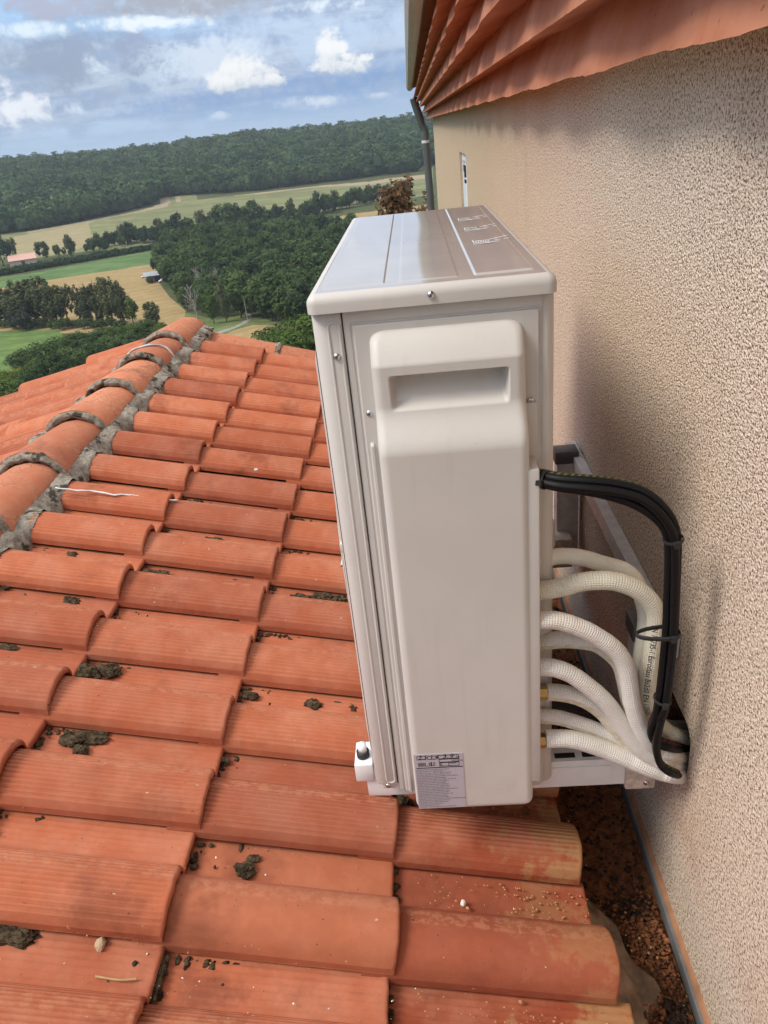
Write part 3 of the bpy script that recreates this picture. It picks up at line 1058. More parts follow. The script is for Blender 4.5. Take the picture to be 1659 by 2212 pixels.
# wood in the middle of the valley: trees nothing tells apart share one label
WOOD = [(348, 592), (352, 560), (372, 545), (430, 530), (470, 516), (520, 512), (590, 512), (660, 505), (720, 512), (760, 520), (790, 560), (790, 690), (700, 706), (640, 704), (560, 693), (500, 684), (450, 684), (410, 664), (375, 628)]
tries = 0
spots = []
ws = [ground_at(x, y)[2] for x, y in WOOD]
xs, ys = [p.x for p in ws], [p.y for p in ws]
while tries < 9000 and len(spots) < 285:
    tries += 1
    x, y = rnd.uniform(min(xs), max(xs)), rnd.uniform(min(ys), max(ys))
    D = math.hypot(x, y)
    az = math.degrees(math.atan2(x, y))
    z = float(terrain_z(az, D))
    px, py = project(np.array([x, y, z]))
    if not in_poly(np.array([px]), np.array([py]), WOOD)[0]:
        continue
    if any((x - a) ** 2 + (y - b_) ** 2 < 8.3 ** 2 for a, b_ in spots):
        continue
    spots.append((x, y))
    cr, tk = OAKD[rnd.randrange(2)] if rnd.random() < 0.22 else OAK[rnd.randrange(4)]
    place_tree('oak_tree', cr, tk, (x, y, z), 0.78 + 0.42 * rnd.random(), rs(),
               'dark green oak packed into the dense wood in mid valley', 'oaks of the dense wood in mid valley')


def tree_px(kind, px, base, top, label, group=None, name='tree', wide=1.0, hgt=None, cat='tree'):
    """a tree whose foot stands at (px, base) and whose top is seen at height top"""
    az, d, p = ground_at(px, base)
    r = ray(px, top)
    zt = d * r[2] / math.hypot(r[0], r[1])
    H = max(2.0, zt - p.z)
    cr, tk = kind
    s = H / hgt
    return place_tree(name, cr, tk, p, s * wide, rs(), label, group, s, cat)


# row of tall trees left of the roof
for i, (px, base, top, k, hh, lab, wd) in enumerate([
    (2, 702, 640, OAKD[0], 13.5, 'dark round tree at the left end of the valley tree row', 1.0),
    (28, 700, 612, POP[0], 20, 'leafy poplar second in the row, beside the dark round tree', 1.5),
    (56, 704, 590, POP[1], 20, 'broad dense poplar on the left of the valley tree row', 1.55),
    (80, 702, 594, POP[2], 20, 'tall dense poplar joined to the broad one on its left', 1.35),
    (106, 704, 586, POP[0], 20, 'tallest leafy poplar left of the sparse see-through one', 1.25),
    (128, 706, 604, POP[1], 20, 'dark leaning poplar just left of the sparse one', 1.3),
    (152, 704, 592, POPS[0], 20, 'sparse see-through poplar in front of the stubble field', 1.15),
    (176, 704, 598, POPS[1], 20, 'thin half-bare poplar right of the sparse one', 1.0),
    (198, 705, 612, POP[2], 20, 'ivy-clad poplar with a narrow crown', 1.05),
    (222, 703, 602, POP[0], 20, 'bushy poplar left of the tallest right-hand one', 1.0),
    (248, 704, 582, POP[1], 20, 'tallest poplar near the right end of the row', 1.0),
    (270, 702, 598, POP[2], 20, 'slim poplar right beside the tallest of the row', 0.85),
    (290, 700, 636, LIGHT[0], 12, 'short ivy-green tree ending the poplar row', 0.8),
    (336, 712, 644, POP[0], 20, 'lone young poplar between the row and the ridge tiles', 1.5),
]):
    tree_px(k, px, base, top, lab, 'tall trees left of the roof', 'poplar_tree' if k in POP + POPS else 'tree', wd * 1.22, hh)
tree_px(GREY[0], 52, 712, 660, 'grey-leaved round willow in front of the poplars', None, 'willow_tree', 1.2, 9)

for q, px in enumerate((10, 36, 66, 92, 118, 140, 166, 190, 214, 240, 262)):
    tree_px(BUSH[1], px, 708 + 2 * (q % 3), 690 - 4 * (q % 2), 'dark undergrowth bush at the foot of the valley tree row', 'undergrowth below the tall trees', 'bush', 1.25, 8, 'bush')

# bushes on the slope just beyond the roof
for i, (px, base, top, k, lab, wd) in enumerate([
    (60, 800, 752, 1, 'dark green bushy tree on the slope, left above the roof', 1.3),
    (100, 790, 735, 0, 'large rounded bush in the middle of the slope by the roof edge', 1.35),
    (140, 770, 722, 0, 'dense round bush beside the bright meadow', 1.3),
    (178, 765, 716, 1, 'dark bush behind the left verge tiles', 1.25),
    (215, 752, 712, 0, 'low bush right of the dark one behind the verge tiles', 1.3),
    (250, 745, 704, 2, 'light green bush above the left verge tiles', 1.2),
    (285, 738, 700, 2, 'light green bush left of the ridge end', 1.2),
    (315, 732, 692, 0, 'green bush right below the lone poplar', 1.2),
    (350, 728, 696, 2, 'small fresh green bush by the ridge end', 1.0),
    (12, 838, 798, 3, 'yellow-green bush at the lower left beyond the roof', 1.2),
    (45, 828, 790, 3, 'yellow-green bush right of its twin at the lower left', 1.0),
    (85, 815, 772, 2, 'light bush between the yellow ones and the dark trees', 1.1),
    (-25, 830, 790, 2, 'light bush cut by the left picture edge', 1.2),
    (120, 818, 762, 1, 'dark bush low on the slope just above the roof edge', 1.2),
    (165, 800, 748, 0, 'rounded bush low on the slope, third from the yellow ones', 1.2),
    (205, 785, 738, 1, 'dark low bush touching the verge tiles', 1.2),
    (245, 768, 724, 0, 'low green bush hidden by the verge tiles', 1.2),
    (75, 838, 792, 0, 'green bush at the roof edge beside the yellow-green ones', 1.2),
    (285, 760, 718, 1, 'dark low bush close to the ridge end', 1.2),
    (-10, 868, 822, 3, 'yellow-green bush lowest at the left picture edge', 1.2),
    (30, 862, 815, 2, 'light green bush lowest on the slope by the roof', 1.2),
]):
    tree_px(BUSH[k], px, base, top, lab, 'bushes on the slope below the roof', 'bush', wd, 8, 'bush')
for (px, base, top, k, lab, wd) in [
    (600, 775, 706, 2, 'leafy young tree behind the far verge tile joint', 1.2),
    (640, 772, 692, 0, 'bushy tree between the verge tiles and the cabinet', 1.25),
    (668, 768, 680, 2, 'tallest bushy tree touching the cabinet edge', 1.1),
    (700, 760, 690, 0, 'bushy tree half hidden behind the cabinet', 1.2),
    (622, 785, 716, 2, 'low leafy bush right behind the far verge tiles', 1.2)]:
    tree_px(BUSH[k], px, base, top, lab, 'trees just beyond the far verge', 'bush', wd, 8)

# trees at the near edge of the wood and round the road
for (px, base, top, k, hh, nm, lab, wd) in [
    (463, 700, 626, LIGHT[0], 12, 'tree', 'light green slender tree left of the road, in front of the wood', 0.8),
    (490, 697, 590, POP[0], 20, 'poplar_tree', 'tall green poplar left of the road at the wood edge', 0.75),
    (510, 672, 612, OAK[0], 13.5, 'tree', 'dark tree standing over the road where it enters the wood', 0.9),
    (568, 688, 598, OAK[1], 13.5, 'tree', 'tall rounded green tree right of the road', 1.0),
    (590, 694, 616, OAK[2], 13.5, 'tree', 'brownish green tree right of the tall rounded one', 1.0),
    (622, 700, 622, OAK[3], 13.5, 'tree', 'round tree at the wood edge above the stubble patch', 1.0),
    (655, 702, 600, OAKD[0], 13.5, 'tree', 'dark tall tree nearest the cabinet at the wood edge', 1.0),
    (640, 640, 560, POP[1], 20, 'poplar_tree', 'thin pale poplar in the wood beside the cabinet', 0.9),
    (668, 620, 552, POP[2], 20, 'poplar_tree', 'pale poplar half behind the cabinet lid', 1.0),
    (405, 672, 618, OAK[1], 13.5, 'tree', 'small dark tree at the left corner of the wood', 0.9),
]:
    tree_px(k, px, base, top, lab, None, nm, wd, hh)


def dead_tree(seed, px, base, top, lab):
    rng = np.random.default_rng(seed)
    az, d, p = ground_at(px, base)
    r = ray(px, top)
    H = d * r[2] / math.hypot(r[0], r[1]) - p.z
    VV, FF, nb = [], [], 0

    def grow(b, dr, L, ra, lev):
        nonlocal nb
        e = b + dr * L
        mid = (b + e) / 2 + rng.normal(size=3) * 0.06 * L
        V, F, _ = tube(np.array([b, mid, e]), np.array([ra, ra * 0.75, ra * 0.5]), 5, False)
        VV.append(V)
        FF.append(F + nb)
        nb += len(V)
        if lev < 4:
            for q in range(3 if lev else 4):
                nd = dr * 1.0 + rng.normal(size=3) * 0.42 + np.array([0, 0, 0.28])
                nd /= np.linalg.norm(nd)
                grow(b + dr * L * (0.55 + 0.45 * rng.random()), nd, L * (0.55 + 0.2 * rng.random()), ra * 0.55, lev + 1)
    grow(np.zeros(3), np.array([0, 0, 1.0]), H * 0.36, 0.46, 0)
    V = np.vstack(VV)
    V[:, 2] *= H / V[:, 2].max()
    o = link('dead_tree', np_mesh('dead_tree', V, np.vstack(FF), [M['bark_pale']], True))
    o.location = p
    tag(o, lab, 'dead tree', 'bare dead trees at the wood edge')


dead_tree(1, 447, 668, 566, 'tall bare grey dead tree left in front of the wood')
dead_tree(2, 468, 668, 574, 'bare dead tree with spread boughs right of the tall one')
dead_tree(3, 428, 700, 612, 'low pale dead tree nearest the roof ridge')
dead_tree(4, 12, 690, 618, 'bare dead tree at the left picture edge by the poplars')
dead_tree(5, 200, 690, 600, 'thin dead stem between the poplars')

# field trees and the hedgerow across the valley
for (px, base, top, k, hh, nm, lab, wd) in [
    (8, 574, 508, OAKD[1], 13.5, 'tree', 'large dark tree left of the pink roofed barn', 1.0),
    (33, 562, 502, POPS[0], 20, 'poplar_tree', 'lopsided thin tree behind the barn on the tan field', 1.4),
    (97, 562, 518, OAK[0], 13.5, 'tree', 'round field tree right of the barn', 0.9),
    (127, 556, 527, OAK[1], 13.5, 'tree', 'small round field tree in the middle of the tan field', 0.9),
    (140, 552, 532, OAKD[0], 13.5, 'tree', 'tiny cone-shaped tree beside the oval poplar', 0.7),
    (156, 554, 502, POP[2], 20, 'poplar_tree', 'oval dark poplar on the tan field', 1.7),
    (188, 545, 526, OAK[3], 13.5, 'tree', 'small tree at the corner of the tan field', 0.9),
]:
    tree_px(k, px, base, top, lab, None, nm, wd, hh)
line = [(215, 540), (260, 528), (300, 522), (340, 522), (380, 520), (420, 510), (470, 500), (520, 492), (570, 486), (620, 478), (670, 466), (720, 454), (770, 442), (820, 432), (880, 420)]
tops = [(215, 512), (235, 500), (270, 480), (285, 478), (310, 490), (335, 488), (350, 466), (372, 474), (392, 455), (415, 470), (440, 446), (465, 458), (490, 436), (512, 440), (530, 446), (548, 432), (575, 444), (600, 442), (632, 424), (655, 440), (690, 410), (705, 418), (725, 405), (748, 420), (772, 402), (800, 400), (825, 408), (860, 400)]
for q, (px, top) in enumerate(tops):
    base = float(np.interp(px, [a for a, _ in line], [b for _, b in line])) + rnd.uniform(-2, 3)
    kind, hh, wd, nm = ((POP[q % 3], 20, 1.5, 'poplar_tree') if q % 4 == 2 else (OAKD[q % 2], 13.5, 1.05, 'tree') if q % 3 else (OAK[q % 4], 13.5, 1.05, 'tree'))
    tree_px(kind, px, base, top, ('slender poplar rising out of the dark hedgerow across the valley' if nm == 'poplar_tree' else 'tall rounded tree of the dark hedgerow crossing the valley'), 'hedgerow trees crossing the valley', nm, wd, hh)
for q in range(66):
    px = 205 + q * 10.4
    base = float(np.interp(px, [a for a, _ in line], [b for _, b in line])) + rnd.uniform(-4, 6)
    tree_px(OAKD[q % 2] if q % 3 else OAK[q % 4], px + rnd.uniform(-4, 4), base, base - rnd.uniform(24, 36), 'low dark tree filling the hedgerow across the valley', 'low hedgerow trees across the valley', 'tree', 1.15, 13.5)


# clipped field hedge behind the green crop
def hedge():
    rng = np.random.default_rng(77)
    cv, cf, nb = [], [], 0
    for px in np.arange(-30, 346, 4.0):
        base = 601 - (px + 30) * (601 - 536) / 376
        az, d, p = ground_at(px, base)
        V, F = leaf_cloud(rng, (4.0, 4.0, 1.7 + rng.random() * 1.2, 1.6), 170, 0.7, 10, 0.5, 0.4)
        cv.append(V + np.array(p))
        cf.append(F + nb)
        nb += len(V)
    o = link('hedge', np_mesh('hedge', np.vstack(cv), np.vstack(cf), [M['leaf_dark']]))
    tag(o, 'long dark hedge along the far side of the bright green crop', 'hedge')


hedge()
p = Vector((0, 60, 0))
az0 = math.radians(-0.6)
place_tree('brown_tree', *BROWN, (60 * math.sin(az0), 60 * math.cos(az0), -20.2), 1.0, 0.4,
           'tall tree with dry reddish brown foliage behind the downpipe', None, 1.02)
az0 = math.radians(-2.2)
place_tree('brown_tree', *BROWN, (64 * math.sin(az0), 64 * math.cos(az0), -23.2), 1.0, 2.4,
           'lower brown-leaved tree left of the one behind the downpipe', None, 1.02)

# pole, barn, shed, cars
az, d, p = ground_at(537, 704)
mb = MB()
pts = np.array([(0, 0, -0.2), (0, 0, 4), (0, 0, 8.5)])
o = tube_obj('utility_pole', pts + np.array(p), np.array([0.14, 0.12, 0.1]), M['bark_pale'])
tag(o, 'thin wooden utility pole beside the valley road', 'pole')
az, d, p = ground_at(341, 596)
o = tube_obj('post', np.array([(0, 0, -0.2), (-0.2, 0, 4), (-0.5, 0, 9)]) + np.array(p), np.array([0.35, 0.28, 0.15]), M['bark'])
tag(o, 'dark bare stump of a pole left of the wood on the stubble', 'post')


def gable_house(name, px, py, w, l, hw, hr, rot, wallm, roofm, label, cat):
    az, d, p = ground_at(px, py)
    e = empty(name, p)
    mb = MB()
    mb.box((-l / 2, -w / 2, -0.5), (l / 2, w / 2, hw))
    mb.add([(-l / 2, -w / 2, hw), (-l / 2, w / 2, hw), (-l / 2, 0, hr)], [(0, 2, 1)])
    mb.add([(l / 2, -w / 2, hw), (l / 2, w / 2, hw), (l / 2, 0, hr)], [(0, 1, 2)])
    a = bpy.data.objects.new('wall', mb.mesh('wall', wallm))
    mb = MB()
    o_ = 0.6
    for s in (-1, 1):
        mb.add([(-l / 2 - o_, 0, hr + .25), (l / 2 + o_, 0, hr + .25), (l / 2 + o_, s * (w / 2 + o_), hw - .1), (-l / 2 - o_, s * (w / 2 + o_), hw - .1),
                (-l / 2 - o_, 0, hr), (l / 2 + o_, 0, hr), (l / 2 + o_, s * (w / 2 + o_), hw - .35), (-l / 2 - o_, s * (w / 2 + o_), hw - .35)],
               [(0, 1, 2, 3), (7, 6, 5, 4), (3, 2, 6, 7), (0, 3, 7, 4), (1, 5, 6, 2)])
    b_ = bpy.data.objects.new('roof', mb.mesh('roof', roofm))
    mb = MB()
    mb.box((-1.2, -w / 2 - 0.04, 0), (1.2, -w / 2 + 0.1, hw * 0.7))
    c_ = bpy.data.objects.new('door', mb.mesh('door', M['bark']))
    for o in (a, b_, c_):
        COL.objects.link(o)
        o.parent = e
    e.rotation_euler = (0, 0, rot)
    tag(e, label, cat)
    return e


M['barn_wall'] = simple('barn_wall', (0.48, 0.36, 0.30), 0.9, var=0.1, scale=1)
M['barn_roof'] = simple('pink_tile_roof', (0.53, 0.31, 0.25), 0.9, var=0.12, scale=2)
M['shed_wall'] = simple('grey_shed_board', (0.40, 0.41, 0.42), 0.8, var=0.15, scale=1)
M['shed_roof'] = simple('grey_sheet_roof', (0.30, 0.31, 0.32), 0.7, var=0.15, scale=1)
M['car_white'] = simple('white_car_paint', (0.78, 0.79, 0.80), 0.3, var=0.03)
M['glass'] = simple('dark_glass', (0.02, 0.025, 0.03), 0.1)
gable_house('barn', 52, 570, 11, 17, 3.4, 6.2, math.radians(24), M['barn_wall'], M['barn_roof'], 'pink roofed barn standing by the hedge at the left', 'barn')
az, d, p = ground_at(343, 606)
e = empty('shed', p)
mb = MB()
mb.box((-6, -3, -0.4), (-2.2, 3, 3.0))
mb.box((5.2, -3, -0.4), (6, 3, 3.0))
mb.box((-2.2, 2.6, -0.4), (5.2, 3, 3.0))
o = bpy.data.objects.new('wall', mb.mesh('wall', M['shed_wall']))
mb = MB()
mb.add([(-7, -4, 3.05), (7, -4, 3.05), (7, 4, 4.2), (-7, 4, 4.2), (-7, -4, 3.35), (7, -4, 3.35), (7, 4, 4.5), (-7, 4, 4.5)],
       [(0, 3, 2, 1), (4, 5, 6, 7), (0, 1, 5, 4), (1, 2, 6, 5), (2, 3, 7, 6), (3, 0, 4, 7)])
o2 = bpy.data.objects.new('roof', mb.mesh('roof', M['shed_roof']))
for q in (o, o2):
    COL.objects.link(q)
    q.parent = e
e.rotation_euler = (0, 0, math.radians(22))
tag(e, 'grey open-fronted shed at the edge of the wood', 'shed')


def car(px, py, rot, lab):
    az, d, p = ground_at(px, py)
    e = empty('parked_car', p)
    prof = [(-2.1, 0.35), (-2.1, 0.8), (-1.3, 0.95), (-0.7, 1.45), (0.9, 1.45), (1.6, 0.95), (2.1, 0.85), (2.1, 0.35)]
    mb = MB()
    n = len(prof)
    mb.add([(x, -0.85, z) for x, z in prof] + [(x, 0.85, z) for x, z in prof],
           [tuple(range(n)), tuple(range(2 * n - 1, n - 1, -1))] + [(i, i + n, (i + 1) % n + n, (i + 1) % n) for i in range(n)])
    a = bpy.data.objects.new('body', mb.mesh('body', M['car_white'], 0.08))
    mb = MB()
    for s in (-0.87, 0.87):
        mb.add([(-1.1, s, 0.95), (1.35, s, 0.95), (0.8, s, 1.38), (-0.65, s, 1.38)], [(0, 1, 2, 3)])
    b_ = bpy.data.objects.new('window', mb.mesh('window', M['glass']))
    obs = [a, b_]
    for sx in (-1.3, 1.3):
        for sy in (-0.78, 0.78):
            V, F, U = tube(np.array([(sx, sy - 0.1, 0.32), (sx, sy + 0.1, 0.32)]), 0.32, 12)
            obs.append(bpy.data.objects.new('wheel', np_mesh('wheel', V, F, [M['dark']])))
    for q in obs:
        COL.objects.link(q)
        q.parent = e
    e.rotation_euler = (0, 0, rot)
    tag(e, lab, 'car')


car(352, 609, 0.6, 'white car parked in front of the open shed')
car(358, 606, 0.9, 'white car half under the right end of the shed')
car(314, 600, 0.3, 'white car parked left of the shed beside a bush')
tree_px(BUSH[1], 326, 612, 596, 'dark low bush left of the shed', None, 'bush', 1.0, 8, 'bush')

# two birds high over the valley
for (px, py, lab) in [(325, 103, 'tiny dark bird gliding over the valley, the lower left one'), (344, 97, 'tiny dark bird gliding over the valley, the upper right one')]:
    q = Vector(ray(px, py)) * 140
    mb = MB()
    mb.add([(0, 0, -0.1), (0.15, 0, 0.08), (0, 0.5, 0), (0, -0.4, 0)], [(0, 1, 2), (0, 3, 1), (0, 2, 3), (1, 3, 2)])
    mb.add([(-0.1, 0.1, 0), (-0.1, -0.15, 0), (-0.7, -0.1, 0.22), (-0.7, 0.02, 0.25), (0.1, 0.1, 0), (0.1, -0.15, 0), (0.7, -0.1, 0.22), (0.7, 0.02, 0.25)],
           [(0, 1, 2, 3), (4, 7, 6, 5)])
    o = mb.build('bird', M['dark'])
    o.location = q
    o.rotation_euler = (0.2, 0.3, 0.8)
    o.scale = (0.6, 0.6, 0.6)
    tag(o, lab, 'bird')

# haze over the valley
mb = MB()
mb.box((-5200, -5200, -75), (5200, 5200, 60))
hm = bpy.data.materials.new('haze')
hm.use_nodes = True
t = NT(hm.node_tree)
o = t.n('ShaderNodeOutputMaterial')
pv = t.n('ShaderNodeVolumePrincipled')
pv.inputs['Color'].default_value = (0.80, 0.88, 0.97, 1)
pv.inputs['Density'].default_value = HAZE
pv.inputs['Anisotropy'].default_value = 0.2
t.l(pv.outputs[0], o.inputs['Volume'])
tag(mb.build('haze', hm), 'thin blue summer haze filling the valley', kind='stuff')

# ------------------------------------------------------------------ house wall on the right
WX = 0.40                       # plane of the wall
house = empty('house', (WX, 6.0, -1.45))
tag(house, 'house wall of beige roughcast under a terracotta cornice on the right', 'house')
HOLE = (0.972, 1.13, -1.064, -0.952)
WIN = (5.95, 6.72, -0.95, -0.235)
FAR = 13.1


def wall_mesh():
    mb = MB()
    ysx = sorted({-6.0, -2.0, HOLE[0], HOLE[1], WIN[0], WIN[1], FAR})
    zsx = sorted({-6.5, -1.5, HOLE[2], HOLE[3], WIN[2], WIN[3], 0.62})
    for i in range(len(ysx) - 1):
        for j in range(len(zsx) - 1):
            y0, y1, z0, z1 = ysx[i], ysx[i + 1], zsx[j], zsx[j + 1]
            ym, zm = (y0 + y1) / 2, (z0 + z1) / 2
            if any(a < ym < b_ and c_ < zm < d_ for a, b_, c_, d_ in (HOLE, WIN)):
                continue
            mb.add([(WX, y0, z0), (WX, y1, z0), (WX, y1, z1), (WX, y0, z1)], [(0, 3, 2, 1)])
    # rounded corners of the pipe hole
    y0, y1, z0, z1 = HOLE
    for (a, b_, sa, sb) in ((y0, z0, 1, 1), (y1, z0, -1, 1), (y1, z1, -1, -1), (y0, z1, 1, -1)):
        k = 0.026
        arc = [(a + sa * k * (1 - math.sin(q * math.pi / 8)), b_ + sb * k * (1 - math.cos(q * math.pi / 8))) for q in range(5)]
        mb.add([(WX - 0.0006, a, b_)] + [(WX - 0.0006, u, v) for u, v in arc], [(0, q + 1, q + 2) for q in range(4)])
    # window reveals
    y0, y1, z0, z1 = WIN
    x1 = WX + 0.16
    mb.add([(WX, y0, z0), (x1, y0, z0), (x1, y0, z1), (WX, y0, z1)], [(0, 1, 2, 3)])
    mb.add([(WX, y1, z0), (x1, y1, z0), (x1, y1, z1), (WX, y1, z1)], [(3, 2, 1, 0)])
    mb.add([(WX, y0, z1), (x1, y0, z1), (x1, y1, z1), (WX, y1, z1)], [(0, 1, 2, 3)])
    mb.add([(WX, y0, z0), (x1, y0, z0), (x1, y1, z0), (WX, y1, z0)], [(3, 2, 1, 0)])
    # far end wall and the back of the house
    mb.add([(WX, FAR, -6.5), (9, FAR, -6.5), (9, FAR, 0.62), (WX, FAR, 0.62)], [(0, 3, 2, 1)])
    mb.add([(9, -6, -6.5), (9, FAR, -6.5), (9, FAR, 0.62), (9, -6, 0.62)], [(0, 1, 2, 3)])
    mb.add([(WX, -6, -6.5), (9, -6, -6.5), (9, -6, 0.62), (WX, -6, 0.62)], [(0, 1, 2, 3)])
    return mb


wall_mesh().build('wall', M['roughcast'], house)
mb = MB()
y0, y1, z0, z1 = HOLE
x1 = WX + 0.2
mb.add([(WX, y0, z0), (x1, y0, z0), (x1, y0, z1), (WX, y0, z1)], [(0, 1, 2, 3)])
mb.add([(WX, y1, z0), (x1, y1, z0), (x1, y1, z1), (WX, y1, z1)], [(3, 2, 1, 0)])
mb.add([(WX, y0, z1), (x1, y0, z1), (x1, y1, z1), (WX, y1, z1)], [(0, 1, 2, 3)])
mb.add([(WX, y0, z0), (x1, y0, z0), (x1, y1, z0), (WX, y1, z0)], [(3, 2, 1, 0)])
mb.add([(x1, y0, z0), (x1, y1, z0), (x1, y1, z1), (x1, y0, z1)], [(0, 3, 2, 1)])
mb.build('wall_hole', M['hole'], house)

# window with white frame and black latch
win = MB()
y0, y1, z0, z1 = WIN
fx = WX + 0.020
win.box((fx, y0, z0), (fx + 0.05, y0 + 0.06, z1))
win.box((fx, y1 - 0.06, z0), (fx + 0.05, y1, z1))
win.box((fx, y0 + 0.06, z0), (fx + 0.05, y1 - 0.06, z0 + 0.06))
win.box((fx, y0 + 0.06, z1 - 0.06), (fx + 0.05, y1 - 0.06, z1))
w_o = win.build('window', M['window_white'], house)
pn = MB()
pn.box((fx + 0.018, y0 + 0.06, z0 + 0.06), (fx + 0.034, y1 - 0.06, z1 - 0.06))
po = bpy.data.objects.new('pane', pn.mesh('pane', M['window_white']))
COL.objects.link(po)
po.parent = w_o
po.matrix_parent_inverse = Matrix.Identity(4)
lt = MB()
za, zb_ = at(1003, 357, 'y', 6.33).z, at(1004, 372, 'y', 6.33).z
lt.box((fx - 0.012, 6.27, zb_), (fx - 0.001, 6.42, za))
lt.box((fx - 0.014, 6.27, zb_ - 0.035), (fx - 0.001, 6.32, zb_))
lt.box((fx - 0.014, 6.27, zb_ - 0.075), (fx - 0.001, 6.33, zb_ - 0.05))
lo = bpy.data.objects.new('latch', lt.mesh('latch', M['dark'], 0.002))
COL.objects.link(lo)
lo.parent = w_o


# cornice: five stepped courses with a scalloped front
def cornice():
    rows = [(0.300, 0.045), (0.250, 0.126), (0.198, 0.207), (0.160, 0.284), (0.126, 0.350)]
    per = 0.56
    for k, (xf, zb) in enumerate(rows):
        zt = rows[k + 1][1] + 0.030 if k < 4 else 0.435
        ys = np.concatenate([np.arange(-4.0, 4, 0.02), np.arange(4, FAR + 0.12, 0.035)])
        ph = 0.17 * k
        u = ((ys + ph) / per) % 1.0
        wave = 0.5 - 0.5 * np.cos(2 * np.pi * u)                     # gentle scallops
        rough = np.array([0.0022 * mnoise.noise(Vector((y * 23, k * 7, 0))) for y in ys])
        x_b = xf + 0.012 * (1 - wave) + rough
        z_b = zb - 0.003 + 0.006 * (1 - wave) + rough
        prof = [(WX + 0.02 if k == 0 else rows[k - 1][0] + 0.085, 0.028, 1), (0.0, 0.0, 0), (0.002, 0.004, 0), (0.014, (zt - zb) * 0.45, 0), (0.042, zt - zb, 0)]
        V = []
        for i, y in enumerate(ys):
            for (dx, dz, absx) in prof:
                V.append((dx if absx else x_b[i] + dx, y, z_b[i] + dz if dx != 0.042 else zt))
        n, m_ = len(ys), len(prof)
        i, j = np.meshgrid(np.arange(n - 1), np.arange(m_ - 1), indexing='ij')
        q = (i * m_ + j).ravel()
        F = np.stack([q, q + 1, q + m_ + 1, q + m_], 1)
        fl = [tuple(map(int, x)) for x in F] + [tuple(range(m_)), tuple(range((n - 1) * m_ + m_ - 1, (n - 1) * m_ - 1, -1))]
        me = np_mesh('cornice_course', np.array(V), fl, [M['cornice']], True)
        me.set_sharp_from_angle(angle=math.radians(38))
        link('cornice_course', me, house)


cornice()
# gutter along the eave and the roof above it
gx, gz = 0.085, 0.50
V = []
ysg = np.arange(-4.0, FAR + 0.2, 0.4)
prof = [(gx + 0.045, gz + 0.02), (gx + 0.04, gz - 0.03), (gx + 0.02, gz - 0.055), (gx - 0.01, gz - 0.06), (gx - 0.04, gz - 0.045), (gx - 0.055, gz - 0.01), (gx - 0.057, gz + 0.03), (gx - 0.052, gz + 0.03), (gx - 0.05, gz - 0.008), (gx - 0.036, gz - 0.04), (gx + 0.02, gz - 0.05), (gx + 0.04, gz + 0.02)]
for y in ysg:
    V += [(x, y, z) for x, z in prof]
m_ = len(prof)
i, j = np.meshgrid(np.arange(len(ysg) - 1), np.arange(m_), indexing='ij')
F = np.stack([(i * m_ + j).ravel(), (i * m_ + (j + 1) % m_).ravel(), ((i + 1) * m_ + (j + 1) % m_).ravel(), ((i + 1) * m_ + j).ravel()], 1)
fl = [tuple(map(int, x)) for x in F] + [tuple(range(m_)), tuple(range((len(ysg) - 1) * m_ + m_ - 1, (len(ysg) - 1) * m_ - 1, -1))]
link('gutter', np_mesh('gutter', np.array(V), fl, [M['gutter']], False), house)
mb = MB()
mb.add([(0.11, -6, 0.47), (0.11, FAR + 0.2, 0.47), (5.2, FAR + 0.2, 1.95), (5.2, -6, 1.95), (0.11, -6, 0.53), (0.11, FAR + 0.2, 0.53), (5.2, FAR + 0.2, 2.01), (5.2, -6, 2.01)],
       [(0, 1, 2, 3), (7, 6, 5, 4), (0, 4, 5, 1), (1, 5, 6, 2), (0, 3, 7, 4)])
mb.add([(5.2, -6, 1.94), (5.2, FAR + 0.2, 1.94), (10, FAR + 0.2, 0.5), (10, -6, 0.5), (5.2, -6, 2.01), (5.2, FAR + 0.2, 2.01), (10, FAR + 0.2, 0.56), (10, -6, 0.56)],
       [(0, 1, 2, 3), (7, 6, 5, 4), (1, 5, 6, 2), (0, 3, 7, 4)])
mb.build('roof', M['ridge'], house)
dp = [at(893, 212, 'y', 13.12), at(899, 232, 'y', 13.14), at(908, 258, 'y', 13.16), at(912, 270, 'y', 13.17), at(918, 282, 'y', 13.17), at(919.5, 300, 'y', 13.17), at(922, 330, 'y', 13.17), at(931, 450, 'y', 13.17), at(938, 560, 'y', 13.17)]
dpo = tube_obj('downpipe', catmull(dp, 6), 0.060, M['pvc_grey'], house, 14)
ring = catmull([at(919.2, 303, 'y', 13.17), at(919.6, 309, 'y', 13.17)], 2)
ro = tube_obj('pipe_collar', ring, 0.064, M['galv'], None, 14)
ro.parent = dpo

# ------------------------------------------------------------------ lower tiled roof
TH = math.radians(16.0)
KR = 1.2
RN = Vector((math.sin(TH), 0, math.cos(TH)))
RS = Vector((math.cos(TH), 0, -math.sin(TH)))
PY, Y0 = 0.2105, 1.356           # spacing of tile columns along the ridge
PS, S1 = 0.357, -0.505           # spacing of tile rows down the slope
TL = 0.41                        # tile length


def roof_pt(s, y, h=0.0):
    return RN * (-KR + h) + RS * s + Vector((0, y, 0))


def on_roof(px, py, h=0.0):
    r = Vector(ray(px, py))
    return r * ((-KR + h) / r.dot(RN))


roof = empty('tiled_roof', (-1.25, 2.0, -1.0))
tag(roof, 'low gabled roof of red terracotta tiles below the house wall', 'roof')


